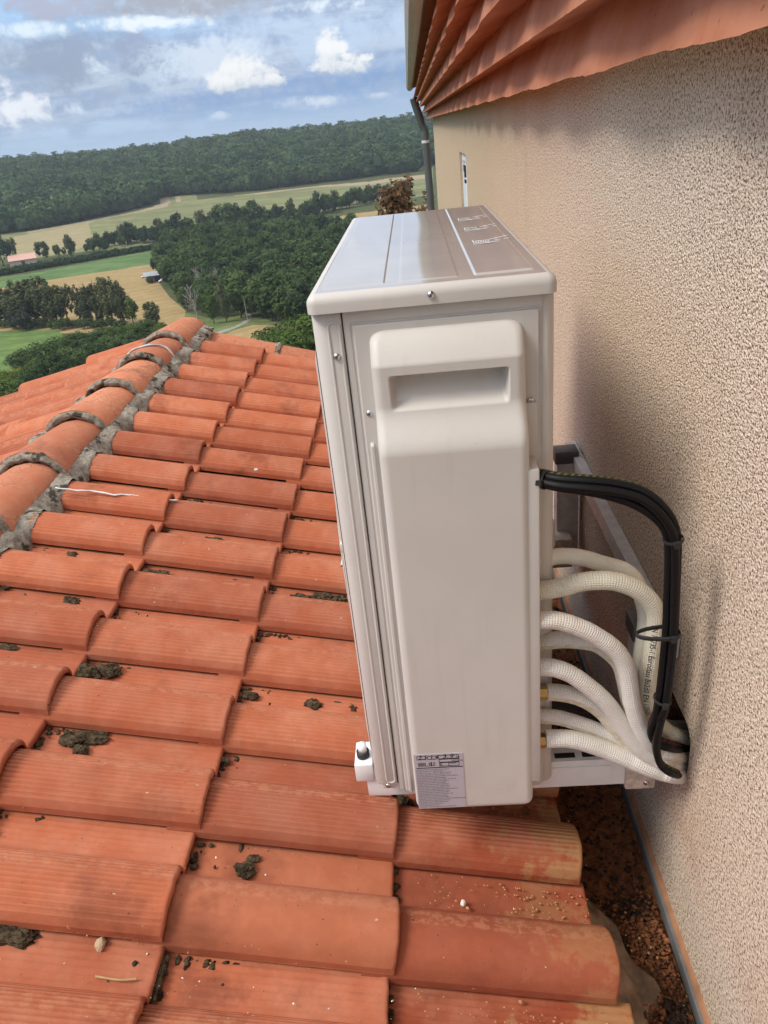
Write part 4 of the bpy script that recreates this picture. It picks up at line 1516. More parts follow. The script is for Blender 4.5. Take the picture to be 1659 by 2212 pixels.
def tile_profile(grooves=True):
    bw, H, h0 = 0.125, 0.049, 0.010
    us, hs = [], []

    def barrel(u):
        tt = abs(2 * u / bw - 1)
        return h0 + 0.010 * (1 - u / bw) + H * max(0.0, (1 - tt ** 2.1)) ** 0.62
    N = 17
    for k in range(N):
        a, b_ = k / N, (k + 1) / N
        # equal arcs
        ua = bw * 0.5 * (1 - math.cos(math.pi * a)) * 0.35 + bw * a * 0.65
        ub = bw * 0.5 * (1 - math.cos(math.pi * b_)) * 0.35 + bw * b_ * 0.65
        um = ua * 0.45 + ub * 0.55
        us.append(ua)
        hs.append(barrel(ua))
        if grooves and 1 <= k <= N - 3:
            us += [ua * 0.7 + ub * 0.3, um, ua * 0.2 + ub * 0.8]
            hs += [barrel(us[-3]) + 0.0002, barrel(um) - 0.0050, barrel(us[-1]) + 0.0002]
    us.append(bw)
    hs.append(h0)
    pan0 = -0.003
    for k in range(1, 26):
        f = k / 25
        u = bw + (0.224 - bw) * f
        h_ = pan0 + (h0 - pan0) * max(0, 1 - f / 0.10) ** 2
        if grooves and k % 3 == 0 and 3 < k < 23:
            h_ -= 0.0024
        us.append(u)
        hs.append(h_)
    return np.array(us), np.array(hs)


def tile_mesh(name, mats, grooves=True, seed=0, L=TL, chip=False, pan_only=False):
    """x runs down the slope, y along the ridge, z off the roof"""
    us, hs = tile_profile(grooves)
    us_s, hs_s = tile_profile(False)
    smooth = np.interp(us, us_s, hs_s)
    rng = np.random.default_rng(seed)
    st = np.array([0, 0.12 * L / TL, 0.24 * L / TL, L - 0.08, L - 0.018, L - 0.009, L - 0.005, L - 0.002, L])
    th = 0.0145
    n, m_ = len(st), len(us)
    top = np.zeros((n, m_, 3))
    ragged = np.array([0.0016 * mnoise.noise(Vector((u * 60, seed * 3.7, 1))) for u in us]) * (1 if not chip else 4)
    for i, s in enumerate(st):
        r = 0.0065
        d = L - s
        drop = 0 if d > r else r - math.sqrt(max(0, r * r - (r - d) ** 2))
        g = 1.0 if d > 0.012 else 0.0
        top[i, :, 0] = s + (ragged if d < 0.02 else 0)
        top[i, :, 1] = us + 0.0006 * math.sin(s * 9 + seed)
        top[i, :, 2] = hs * g + smooth * (1 - g) + 0.026 * s / TL - drop
    if chip:
        w = np.exp(-((us - 0.02) / 0.02) ** 2) * 0.03
        for i in range(n):
            if L - st[i] < 0.10:
                top[i, :, 0] -= w * (1 - (L - st[i]) / 0.10)
    bot = top.copy()[[0, n - 1]]
    bot[:, :, 2] = smooth[None, :] + np.array([0.0, 0.026 * L / TL])[:, None] - th
    V = np.vstack([top.reshape(-1, 3), bot.reshape(-1, 3)])
    i, j = np.meshgrid(np.arange(n - 1), np.arange(m_ - 1), indexing='ij')
    q = (i * m_ + j).ravel()
    F = [np.stack([q, q + m_, q + m_ + 1, q + 1], 1)]
    # lower end, near and far sides with their own vertices, so that the edges stay crisp
    e0 = len(V)
    V = np.vstack([V, top[-1], bot[1]])
    j = np.arange(m_ - 1)
    F.append(np.stack([e0 + j, e0 + m_ + j, e0 + m_ + j + 1, e0 + j + 1], 1))
    for col, flip in ((0, False), (m_ - 1, True)):
        s0 = len(V)
        V = np.vstack([V, top[:, col, :], np.stack([np.interp(np.arange(n), [0, n - 1], bot[:, col, k]) for k in range(3)], 1)])
        V[s0 + n:s0 + 2 * n, 0] = top[:, col, 0]
        V[s0 + n:s0 + 2 * n, 2] = top[0, col, 2] - th + 0.026 * st / TL
        i = np.arange(n - 1)
        qq = np.stack([s0 + i, s0 + n + i, s0 + n + i + 1, s0 + i + 1], 1)
        F.append(qq[:, ::-1] if flip else qq)
    b0 = n * m_
    j = np.arange(m_ - 1)
    F.append(np.stack([b0 + j, b0 + j + 1, b0 + m_ + j + 1, b0 + m_ + j], 1))
    return np_mesh(name, V, np.vstack(F), mats, True)


TILES = [tile_mesh('tile', [M['tile']], True, k) for k in range(3)]
TL1 = 0.318
TILES_TOP = [tile_mesh('tile', [M['tile']], True, 20 + k, L=TL1) for k in range(3)]
TILE_CHIP = tile_mesh('tile', [M['tile']], True, 5, chip=True)
TILE_SM = tile_mesh('tile', [M['tile_smooth']], False, 7)
TILE_DUST = tile_mesh('tile', [M['tile_dusty']], True, 9)
TILE_DUST_SM = tile_mesh('tile', [M['tile_scuffed']], False, 12)


def put_tile(me, s_end, ynear, flip=False, jit=True, label=None, length=TL):
    o = bpy.data.objects.new('tile', me)
    COL.objects.link(o)
    j = rnd.uniform
    k = 1.0 if jit else 0.0
    s0 = s_end - length + k * j(-0.004, 0.004)
    p = roof_pt(s0, ynear + k * j(-0.0015, 0.0015), k * j(-0.001, 0.0015) + 0.026 * (TL - length) / TL)
    if not flip:
        mx = Matrix(((RS.x, 0, RN.x, p.x), (RS.y, 1, RN.y, p.y), (RS.z, 0, RN.z, p.z), (0, 0, 0, 1)))
    else:                                    # the other slope, mirrored about the ridge, tile turned round
        xr = 2 * XR - p.x
        mx = Matrix(((-RS.x, 0, -RN.x, xr), (0, -1, 0, p.y), (RS.z, 0, RN.z, p.z), (0, 0, 0, 1)))
    mx = mx @ Matrix.Rotation(k * j(-0.006, 0.006), 4, 'Z') @ Matrix.Rotation(k * j(-0.008, 0.008), 4, 'X')
    o.parent = roof
    o.matrix_parent_inverse = Matrix.Translation(-Vector(roof.location))
    o.matrix_basis = mx
    if label:
        o['label'] = label
    return o


XR = -1.25
for col in range(-6, 12):
    y = Y0 + PY * col
    for row in (1, 2, 3, 4):
        s_end = S1 + PS * (row - 1)
        me, lab = TILES[(col * 3 + row) % 3], None
        if row == 3 and col == -3 or row == 3 and col == -4 and False:
            me, lab = TILE_SM, 'smooth terracotta tile without grooves'
        if row == 4 and col == -3:
            me, lab = TILE_DUST_SM, 'smooth terracotta tile with dusty scuffs'
        elif row == 4 and col <= 0:
            me, lab = TILE_DUST, 'grooved tile caked with sandy dust'
        if row == 3 and col == 5:
            me, lab = TILE_CHIP, 'tile with a broken corner'
        if row == 4:
            s_end = {-2: 0.556, -3: 0.573, -4: 0.60, -1: 0.548}.get(col, 0.556 + 0.014 * math.sin(col * 2.3))
        if row == 1:
            put_tile(TILES_TOP[(col * 3 + 1) % 3], s_end, y, length=TL1)
            continue
        put_tile(me, s_end, y, label=lab)
for col in range(-5, 13):
    y = Y0 + PY * col
    for row in (1, 2, 3, 4, 5, 6):
        put_tile(TILES[(col + row) % 3], S1 + PS * (row - 1) - 0.02 * (col % 2) - 0.03, y, flip=True)

# unseen dark boards added under the tiles to keep the gaps dark, both slopes
mb = MB()
a, b_, c_, d_ = roof_pt(-0.96, -0.2, -0.03), roof_pt(0.57, -0.2, -0.03), roof_pt(0.57, 4.08, -0.03), roof_pt(-0.96, 4.08, -0.03)
dn = RN * -0.05
mb.add([a, b_, c_, d_, a + dn, b_ + dn, c_ + dn, d_ + dn], [(0, 1, 2, 3), (7, 6, 5, 4), (0, 4, 5, 1), (1, 5, 6, 2), (2, 6, 7, 3), (3, 7, 4, 0)])
mb.build('roof_board', M['underlay'], roof)
mb = MB()
fl_ = [Vector((2 * XR - p.x, p.y, p.z)) for p in (roof_pt(-0.955, -0.2, -0.03), roof_pt(1.2, -0.2, -0.03), roof_pt(1.2, 4.08, -0.03), roof_pt(-0.955, 4.08, -0.03))]
dn2 = Vector((-dn.x, 0, dn.z))
a, b_, c_, d_ = fl_
mb.add([a, b_, c_, d_, a + dn2, b_ + dn2, c_ + dn2, d_ + dn2], [(3, 2, 1, 0), (4, 5, 6, 7), (1, 5, 4, 0), (2, 6, 5, 1), (3, 7, 6, 2), (0, 4, 7, 3)])
mb.build('roof_board', M['underlay'], roof)
mb = MB()
zz = -1.30
mb.box((-3.0, 3.92, -7.0), (0.22, 4.02, -1.35))
mb.add([(-3.0, 3.92, -1.35), (0.22, 3.92, -1.35), (-1.25, 3.92, -0.93), (-3.0, 4.02, -1.35), (0.22, 4.02, -1.35), (-1.25, 4.02, -0.93)],
       [(0, 1, 2), (5, 4, 3), (0, 2, 5, 3), (1, 4, 5, 2)])
mb.box((-3.05, -0.2, -7.0), (-2.95, 3.92, -1.45))
mb.build('gable_wall', M['roughcast'], roof)


# ridge and verge tiles
def half_tube(name, L, ra, rb, hfrac, th, mat_, seed, arc=1.45):
    """a tapering half-round tile along +x, its wide end (ra) at x = 0"""
    n, k = 9, 22
    V = []
    for lay in (0, 1):
        for i in range(n):
            f = i / (n - 1)
            x = L * f
            r = ra + (rb - ra) * f - lay * th
            for j in range(k + 1):
                a = -arc + 2 * arc * j / k
                wob = 0.0016 * mnoise.noise(Vector((x * 9, j * 0.6, seed)))
                V.append((x, math.sin(a) * (r + wob), (math.cos(a) - math.cos(arc)) * (r + wob) * hfrac))
    m_ = k + 1
    F = []
    off = n * m_
    for i in range(n - 1):
        for j in range(k):
            q = i * m_ + j
            F.append((q, q + m_, q + m_ + 1, q + 1))
            F.append((off + q, off + q + 1, off + q + m_ + 1, off + q + m_))
    for i in (0, n - 1):
        for j in range(k):
            q = i * m_ + j
            F.append((q, q + 1, off + q + 1, off + q) if i == 0 else (q, off + q, off + q + 1, q + 1))
    for i in range(n - 1):
        for j in (0, k):
            q = i * m_ + j
            F.append((q, off + q, off + q + m_, q + m_) if j == 0 else (q, q + m_, off + q + m_, off + q))
    me = np_mesh(name, np.array(V), F, [mat_], True)
    me.set_sharp_from_angle(angle=math.radians(45))
    return me


def lumpy_tube(name, pts, radii, mat_, seed, amp, sides=14, squash=(1, 1)):
    """an irregular bead of mortar along pts"""
    V, F, U = tube(np.asarray(pts), np.asarray(radii), sides, True)
    V = np.array(V)
    for i in range(len(V)):
        p_ = Vector(V[i])
        V[i] += np.array(mnoise.noise_vector(p_ * 34 + Vector((seed, 0, 0)))) * amp + np.array(mnoise.noise_vector(p_ * 90 + Vector((0, seed, 0)))) * amp * 0.5
    return np_mesh(name, V, F, [mat_], True)


ridge_m = [half_tube('ridge_tile', 0.44, 0.117, 0.103, 0.77, 0.013, M['ridge'], k) for k in range(3)]
RZ0 = -0.892
ring_ys = []
for k in range(-6, 6):
    y = 2.128 + 0.371 * k
    if y > 3.9:
        break
    o = link('ridge_tile', ridge_m[k % 3], roof)
    L_ = 0.44 if k < 5 else 0.20
    zlift = 0.028
    mx = Matrix(((0, -1, 0, XR), (1, 0, 0, y), (0, 0, 1, RZ0 + zlift + 0.004 * k), (0, 0, 0, 1))) @ Matrix.Rotation(0.060, 4, 'Y')
    o.matrix_basis = mx
    if k == 5:
        o.scale = (0.60, 1, 1)
    ring_ys.append((y, RZ0 + zlift + 0.004 * k))
    # ring of mortar under the near end
    pts = []
    for q in range(27):
        a = -1.52 + 3.04 * q / 26
        pts.append((XR + math.sin(a) * 0.102, y + 0.004 - 0.003 * math.cos(q * 1.7), RZ0 + zlift + 0.004 * k - 0.004 + (math.cos(a) - math.cos(1.45)) * 0.100 * 0.77))
    link('mortar_ring', lumpy_tube('mortar_ring', pts, [0.0145] * 27, M['mortar'], k, 0.006, 10), roof)


# bed of mortar under the right-hand side of the ridge, filling the tile valleys
def mortar_bed(side):
    ys = np.arange(-0.1, 3.98, 0.012)
    V, n = [], 0
    K = 9
    for y in ys:
        u = ((y - Y0) / PY) % 1.0 * PY
        inpan = sstep(u, 0.118, 0.135) * (1 - sstep(u, 0.2005, 0.2105))
        s_tilt = 0.6
        edge = min(abs(u - 0.125), abs(u), abs(PY - u))
        foot_s = -0.812 + 0.010 * inpan + 0.004 * mnoise.noise(Vector((y * 15, 3, 0)))
        foot_h = 0.004 if inpan > 0.5 else 0.015 + 0.049 * max(0.0, 1 - abs(2 * u / 0.125 - 1) ** 2.15) ** 0.72
        foot = roof_pt(foot_s, y, foot_h + 0.004 + 0.012 * s_tilt * (1 - inpan))
        head = Vector((-1.143, y, RZ0 + 0.036 + 0.011 * (y - 2.1)))
        for q in range(K):
            f = q / (K - 1)
            p_ = foot.lerp(head, f)
            p_ = p_ + Vector((0.010 * math.sin(math.pi * f), 0, 0))
            nv = mnoise.noise_vector(p_ * 30) * 0.006 + mnoise.noise_vector(p_ * 85) * 0.004
            p_ = p_ + Vector(nv)
            if side < 0:
                p_ = Vector((2 * XR - p_.x, p_.y, p_.z))
            V.append(p_)
    n = len(ys)
    i, j = np.meshgrid(np.arange(n - 1), np.arange(K - 1), indexing='ij')
    q = (i * K + j).ravel()
    F = np.stack([q, q + K, q + K + 1, q + 1], 1)
    if side < 0:
        F = F[:, ::-1]
    link('mortar_bed', np_mesh('mortar_bed', np.array(V), F, [M['mortar']], True), roof)


mortar_bed(1)
mortar_bed(-1)

# verge tiles down the far gable edge, right slope then left slope
vt = half_tube('verge_tile', 0.47, 0.098, 0.088, 0.92, 0.012, M['ridge'], 8, 1.5)
VY = 3.965
for k, s0 in enumerate((-0.905, -0.46, -0.02, 0.40)):
    Lk = (0.43, 0.42, 0.42, 0.20)[k]
    # wide end downhill
    p = roof_pt(s0 + Lk, VY, -0.028)
    o = link('verge_tile', vt, roof)
    o.matrix_basis = Matrix(((-RS.x, 0, RN.x, p.x), (0, -1, 0, p.y), (-RS.z, 0, RN.z, p.z), (0, 0, 0, 1))) @ Matrix.Rotation(-0.01, 4, 'Y') @ Matrix.Diagonal((Lk / 0.47, 1, 1, 1))
    pts = [roof_pt(s0 + Lk + 0.012, VY + math.sin(a) * 0.088, -0.028 + (math.cos(a) - math.cos(1.5)) * 0.082) for a in np.linspace(-1.5, 1.5, 17)]
    link('mortar_ring', lumpy_tube('mortar_ring', pts, [0.016] * 17, M['mortar'], 30 + k, 0.007, 10), roof)
vt2 = half_tube('verge_tile', 0.56, 0.105, 0.085, 0.9, 0.012, M['tile_smooth'], 9, 1.5)
for k in range(5):
    s0 = -0.93 + 0.43 * k
    p = roof_pt(s0 + 0.52, VY, 0.012)
    p = Vector((2 * XR - p.x, p.y, p.z))
    o = link('verge_tile', vt2, roof)
    o.matrix_basis = Matrix(((RS.x, 0, -RN.x, p.x), (0, 1, 0, p.y), (-RS.z, 0, RN.z, p.z), (0, 0, 0, 1))) @ Matrix.Rotation(0.05, 4, 'Y')

# strip of mortar under the near side of the right verge tiles
pts = [roof_pt(s, VY - 0.080, -0.004) for s in np.linspace(-0.85, 0.5, 60)]
link('mortar_bed', lumpy_tube('mortar_bed', pts, [0.012] * 60, M['mortar'], 50, 0.005, 8), roof)

# old sealant beads
pts = [Vector((XR + math.sin(a) * 0.111, 3.37 + 0.015 * math.sin(a * 2.4) + 0.012 * a, RZ0 + 0.040 + (math.cos(a) - math.cos(1.45)) * 0.111 * 0.77)) for a in np.linspace(-1.0, 1.5, 22)]
link('sealant_bead', lumpy_tube('sealant_bead', pts, [0.0050] * 22, M['sealant_old'], 2, 0.004, 8), roof)
pts = []
for f in np.linspace(0, 1, 40):
    q = on_roof(120 + 265 * f, 1053 + 29 * f + 1.2 * math.sin(f * 17), 0.077)
    pts.append(q)
link('sealant_bead', lumpy_tube('sealant_bead', pts, [0.0027] * 40, M['sealant'], 3, 0.003, 8), roof)
for (px, py) in [(553, 1014)]:
    q = on_roof(px, py, 0.064)
    V, F, U = tube(np.array([q - RN * 0.003, q + RN * 0.0012]), 0.0065, 16)
    link('paint_spot', np_mesh('paint_spot', V, F, [M['sealant']]), roof)

# ------------------------------------------------------------------ valley between tiles and wall
VZ = -1.415
mb = MB()
mb.box((0.387, -0.3, VZ - 0.028), (0.3995, 6.0, VZ + 0.006))
mb.build('flashing', M['flash_grey'], roof, 0.002)


def lumpy_strip(name, x0, x1, z0, z1, ya, yb, mat_, amp, seed):
    ys = np.arange(ya, yb, 0.02)
    V = []
    for y in ys:
        e = amp * mnoise.noise(Vector((y * 18, seed, 0)))
        V += [(x0, y, z0), (x0 - e * 0.3, y, z1 + e), (x1, y, z1 + e + 0.004)]
    n = len(ys)
    F = []
    for i in range(n - 1):
        for j in (0, 1):
            q = i * 3 + j
            F.append((q, q + 1, q + 4, q + 3))
    return np_mesh(name, np.array(V), F, [mat_], True)


link('mortar_band', lumpy_strip('mortar_band', 0.392, 0.401, VZ - 0.02, VZ + 0.015, -0.3, 6.0, M['flash_orange'], 0.006, 1), roof)
mb = MB()
mb.add([(0.19, -0.3, -1.48), (0.41, -0.3, -1.485), (0.41, 6, -1.485), (0.19, 6, -1.48)], [(0, 1, 2, 3)])
mb.add([(0.19, -0.3, -1.48), (0.19, 6, -1.48), (0.19, 6, -1.30), (0.19, -0.3, -1.30)], [(0, 1, 2, 3)])
mb.build('valley_gutter', M['rubble'], roof)
# creased lead sheet lying in the valley
us = np.linspace(0, 1, 26)
vs = np.linspace(0, 1, 18)


def apron(U, V):
    return np.vectorize(lambda a, b_: 0.010 * mnoise.noise(Vector((a * 5, b_ * 6, 2))) + 0.006 * mnoise.noise(Vector((a * 14, b_ * 9, 4))))(U, V)


heightfield('lead_sheet', us, vs, apron, lambda U, V, H: np.stack([0.20 + V * (0.06 + 0.075 * np.sin(np.pi * np.clip(U * 1.1, 0, 1)) + 0.012 * np.sin(U * 17)), 0.60 + 0.46 * U + 0.06 * V * (1 - U), -1.378 - 0.082 * V + H], -1), M['apron'], roof)


def lump_mesh(name, seed, mat_, sub=2, amp=0.35, flat=0.6):
    bm = bmesh.new()
    bmesh.ops.create_icosphere(bm, subdivisions=sub, radius=1.0)
    for v in bm.verts:
        d = 1 + amp * mnoise.noise(v.co * 1.3 + Vector((seed * 5.3, 0, 0))) + amp * 0.6 * mnoise.noise(v.co * 3.4 + Vector((0, seed * 3.1, 0)))
        v.co *= d
        v.co.z *= flat
    me = bpy.data.meshes.new(name)
    bm.to_mesh(me)
    bm.free()
    me.materials.append(mat_)
    return me


def scatter_lumps(name, spots_, mat_, label, sub=1, seed=0, amp=0.35):
    """spots_: list of (point, radius, flatness); one joined mesh"""
    base = [lump_mesh('lump', seed + k, mat_, sub, amp, 1.0) for k in range(5)]
    arr = [(np.array([v.co[:] for v in b_.vertices]), np.array([list(p_.vertices) for p_ in b_.polygons])) for b_ in base]
    VV, FF, nb = [], [], 0
    rng = np.random.default_rng(seed)
    for k, (p_, r, fl) in enumerate(spots_):
        v, f = arr[k % 5]
        a = rng.random() * 6.28
        ca, sa = math.cos(a), math.sin(a)
        w = v @ np.array([[ca, sa, 0], [-sa, ca, 0], [0, 0, 1]])
        w = w * r * np.array([0.8 + 0.5 * rng.random(), 0.8 + 0.5 * rng.random(), fl])
        VV.append(w + np.array(p_))
        FF.append(f + nb)
        nb += len(v)
    o = link(name, np_mesh(name, np.vstack(VV), np.vstack(FF), [mat_], False))
    tag(o, label, kind='stuff')
    return o


# rubble in the valley: orange clods near the camera, dark leaf mould further along
sp, sd, sl = [], [], []
for k in range(6500):
    y = rnd.uniform(0.2, 1.05) if rnd.random() < 0.8 else rnd.uniform(1.0, 2.2)
    x = rnd.uniform(0.235, 0.388)
    ridge_h = 0.055 * max(0, 1 - abs(y - 0.62) / 0.40)
    z = -1.475 + ridge_h * (0.6 + 0.5 * mnoise.noise(Vector((x * 14, y * 10, 0)))) + rnd.uniform(-0.004, 0.008)
    (sd if mnoise.noise(Vector((x * 11, y * 7, 5))) > 0.30 or y > 1.0 and rnd.random() < 0.45 else sp).append(((x, y, z), rnd.uniform(0.0012, 0.0048) * (1 if rnd.random() < 0.95 else 1.7), rnd.uniform(0.5, 0.9)))
for k in range(40):
    y = rnd.uniform(0.4, 1.0)
    sl.append(((rnd.uniform(0.25, 0.385), y, -1.452 + 0.045 * max(0, 1 - abs(y - 0.62) / 0.4)), rnd.uniform(0.0012, 0.0035), 0.7))
scatter_lumps('rubble', sp, M['rubble'], 'orange brown mortar rubble lying in the valley by the wall', 1, 3, 0.9)
scatter_lumps('leaf_litter', sd, M['rubble_dark'], 'dark leaf mould lying in the valley by the wall', 1, 4, 0.6)
scatter_lumps('plaster_crumbs', sl, M['crumb'], 'pale crumbs scattered over the valley rubble', 1, 6, 0.4)
# soil ridge under the rubble
us = np.linspace(0.1, 1.25, 60)
vs = np.linspace(0.205, 0.392, 14)
hf = heightfield('soil', us, vs,
                 lambda U, V: np.vectorize(lambda y, x: -1.482 + 0.06 * max(0, 1 - abs(y - 0.62) / 0.42) * (0.6 + 0.5 * mnoise.noise(Vector((x * 14, y * 10, 0)))) + 0.006 * mnoise.noise(Vector((x * 60, y * 60, 2))))(U, V),
                 lambda U, V, H: np.stack([V, U, H], -1), M['rubble'])
tag(hf, 'orange brown soil heaped in the valley by the wall', kind='stuff')

# ------------------------------------------------------------------ moss, crumbs and twigs on the tiles
MOSS = []
for k in range(5):
    me = lump_mesh('moss_clump', 60 + k, M['moss'], 4, 0.45, 0.62)
    for v in me.vertices:
        v.co *= 1 + 0.11 * mnoise.noise(v.co * 9 + Vector((k * 7.0, 0, 0))) + 0.06 * mnoise.noise(v.co * 21)
    MOSS.append(me)
big = [
    # px, py, half-width px, height px, label
    (463, 1168, 20, 11, 'round moss clump between the second and third tile columns, right of the sealant line'),
    (346, 1239, 22, 12, 'long dark moss clump in a tile gap left of mid roof'),
    (320, 1236, 14, 8, 'flat moss patch joined to the long clump left of mid roof'),
    (157, 1298, 21, 13, 'rounded moss clump in the gap near the left edge'),
    (183, 1452, 26, 24, 'tall moss clump filling a tile corner at left centre'),
    (234, 1447, 23, 17, 'round moss clump with white flecks beside the tall corner one'),
    (200, 1590, 36, 15, 'widest flat moss clump in the gap below left centre'),
    (155, 1594, 24, 16, 'moss clump with yellow flecks at the left of the widest one'),
    (172, 1622, 16, 19, 'loose moss lump lying below the widest clump'),
    (655, 1292, 26, 13, 'moss clump left in the dark row beside the cabinet'),
    (700, 1290, 22, 13, 'moss clump in the middle of the dark row beside the cabinet'),
    (732, 1294, 18, 14, 'moss clump touching the cabinet edge'),
    (676, 1520, 18, 12, 'moss clump on a pan tile left of the lower cabinet edge'),
    (730, 1518, 10, 6, 'small moss lump right of that on the pan tile'),
    (762, 1532, 12, 14, 'moss clump against the lower cabinet edge'),
    (528, 1878, 20, 16, 'round moss ball on the smooth pan tile in front'),
    (548, 1852, 14, 7, 'crumbly moss above the round ball'),
    (798, 1882, 11, 12, 'moss lump on the pan tile right of the round ball'),
    (30, 2012, 48, 24, 'large moss patch at the lower left picture edge'),
    (510, 1255, 15, 6, 'flat moss patch on the tile right of mid roof'),
    (155, 1197, 10, 8, 'small moss lump at the foot of the ridge mortar'),
    (22, 1300, 9, 5, 'small moss lump by the left picture edge'),
    (20, 1398, 22, 8, 'flat moss patch at the left edge below the ridge'),
    (540, 1500, 18, 9, 'moss tuft in the tile corner at roof centre'),
    (475, 1640, 18, 10, 'moss tuft at the corner of a pan tile, lower centre'),
    (400, 1850, 8, 36, 'upright strip of moss in the gap between two front tiles'),
    (245, 1318, 8, 5, 'tiny moss lump right of the rounded left one'),
    (12, 1268, 7, 6, 'tiny moss lump on the tile crest at the left edge'),
    (345, 2100, 9, 48, 'dark moss strip in the gap between the two lowest tiles'),
    (870, 1735, 20, 22, 'black moss heap under the lower corner of the cabinet'),
]
for k, (px, py, hw, hh, lab) in enumerate(big):
    o = bpy.data.objects.new('moss_clump', MOSS[k % 5])
    COL.objects.link(o)
    hgt = 0.011
    q = on_roof(px, py + hh * 0.2, hgt)
    depth = q @ Vector(AX[:, 2]) if False else float(np.dot(np.array(q), AX[:, 2]))
    rx = hw * depth / F_PX
    ry = max(hh * depth / F_PX, 0.006)
    o.matrix_world = Matrix(((RS.x, 0, RN.x, q.x), (RS.y, 1, RN.y, q.y), (RS.z, 0, RN.z, q.z), (0, 0, 0, 1))) @ Matrix.Diagonal((rx, ry * 1.15, min(rx, ry) * 1.15, 1))
    tag(o, lab, 'moss', 'moss clumps on the tiled roof')

# thin moss along the tile gaps
ml = []
for col in range(-5, 9):
    y = Y0 + PY * col
    for row in (1, 2, 3):
        s_a = S1 + PS * (row - 2)
        dens = 0.5 + 1.2 * abs(mnoise.noise(Vector((col * 3.3, row * 5.1, 0))))
        for q in range(int(70 * dens)):
            f = rnd.random()
            if mnoise.noise(Vector((f * 6, col * 2.7, row * 4.4))) < -0.05:
                continue
            ml.append((tuple(roof_pt(s_a + 0.02 + PS * f * 0.95, y - rnd.uniform(0.002, 0.012), 0.003)), rnd.uniform(0.002, 0.0075), 0.7))
        for q in range(9):
            ml.append((tuple(roof_pt(s_a + PS - rnd.uniform(-0.012, 0.0), y - rnd.uniform(0.0, 0.07), 0.004)), rnd.uniform(0.003, 0.007), 0.7))
        for q in range(4):
            ml.append((tuple(roof_pt(s_a + PS * rnd.random(), y - rnd.uniform(0.01, 0.07), 0.006 + 0.01 * rnd.random() * 0)), rnd.uniform(0.0012, 0.0035), 0.7))
scatter_lumps('moss', ml, M['moss'], 'thin dark moss crumbs along the gaps between tiles', 1, 8, 0.5)
cr = []
for k in range(150):
    px, py = rnd.uniform(20, 850), rnd.uniform(1650, 2205)
    cr.append((tuple(on_roof(px, py, 0.008 + 0.02 * rnd.random())), rnd.uniform(0.0006, 0.0017), 0.7))
for k in range(420):
    y = rnd.choice((0.92, 0.72, 0.70, 0.93, 0.5, 1.13)) + rnd.uniform(-0.07, 0.0)
    s = rnd.uniform(0.25, 0.57) if rnd.random() < 0.5 else rnd.gauss(0.45, 0.07)
    if s > 0.58:
        continue
    cr.append((tuple(roof_pt(s, y, 0.012 + 0.016 * (s - 0.2) / 0.36)), rnd.uniform(0.0006, 0.0022) if rnd.random() < 0.94 else rnd.uniform(0.0025, 0.0042), 0.6))
scatter_lumps('mortar_crumbs', cr, M['crumb'], 'sandy mortar crumbs scattered on the front tiles', 1, 9, 0.4)
cw = []
for k in range(46):
    px, py = rnd.uniform(300, 1280), rnd.uniform(1750, 2205)
    cw.append((tuple(on_roof(px, py, 0.012 + 0.02 * rnd.random())), rnd.uniform(0.0008, 0.0020), 0.8))
scatter_lumps('plaster_crumbs', cw, M['crumb_white'], 'white plaster crumbs on the front tiles', 1, 10, 0.4)
for (px, py, r, mt, lab) in [(217, 2039, 0.0105, 'stone', 'pale stone chip on the pan tile at lower left'), (1136, 1752, 0.011, 'rubble', 'orange clod on the dusty tile below the cabinet'),
                             (1000, 1951, 0.006, 'crumb_white', 'white crumb on the dusty pan tile'), (291, 2082, 0.005, 'dark', 'dark square chip on the lower left pan tile')]:
    o = link('stone', lump_mesh('stone', px, M[mt], 2, 0.3, 0.7))
    o.location = on_roof(px, py, 0.02)
    o.scale = (r * 0.8, r, r)
    tag(o, lab, 'stone')
tw = [on_roof(206, 2109, 0.022), on_roof(235, 2114, 0.024), on_roof(262, 2117, 0.026), on_roof(294, 2115, 0.026)]
o = tube_obj('twig', catmull(tw, 5), 0.0017, M['twig'], None, 8)
tag(o, 'dry straw twig lying on the lower left tile', 'twig')

# ------------------------------------------------------------------ outdoor unit
UX0, UX1, UY0, UY1, UZ0, UZ1 = -0.146, 0.175, 1.0, 1.905, -1.076, -0.184
unit = empty('outdoor_unit', ((UX0 + UX1) / 2, 1.45, UZ0))
tag(unit, 'cream metal heat pump cabinet mounted on brackets beside the wall', 'air conditioner')


def upart(name, o):
    return o


# inner body
mb = MB()
mb.box((UX0 + 0.006, UY0 + 0.010, UZ0 + 0.004), (UX1 - 0.006, UY1 - 0.01, UZ1 - 0.012))
mb.build('inner_body', M['gap'], unit)


def rounded_plan(x0, x1, y0, y1, r, which, n=7):
    """plan outline with chosen corners rounded: which = set of 'sw','se','ne','nw'"""
    P = []
    for nm, cx_, cy_, a0 in (('sw', x0, y0, math.pi), ('se', x1, y0, 1.5 * math.pi), ('ne', x1, y1, 0), ('nw', x0, y1, 0.5 * math.pi)):
        if nm in which:
            ox = cx_ + r if 'w' in nm else cx_ - r
            oy = cy_ + r if 's' in nm else cy_ - r
            for k in range(n + 1):
                a = a0 + 0.5 * math.pi * k / n
                P.append((ox + r * math.cos(a), oy + r * math.sin(a)))
        else:
            P.append((cx_, cy_))
    return P


def prism(name, plan, z0, z1, mat_, parent, bev=0.0):
    mb = MB()
    n = len(plan)
    mb.add([(x, y, z0) for x, y in plan] + [(x, y, z1) for x, y in plan],
           [tuple(range(n - 1, -1, -1)), tuple(range(n, 2 * n))] + [(i, (i + 1) % n, (i + 1) % n + n, i + n) for i in range(n)])
    return mb.build(name, mat_, parent, bev, 2, True)


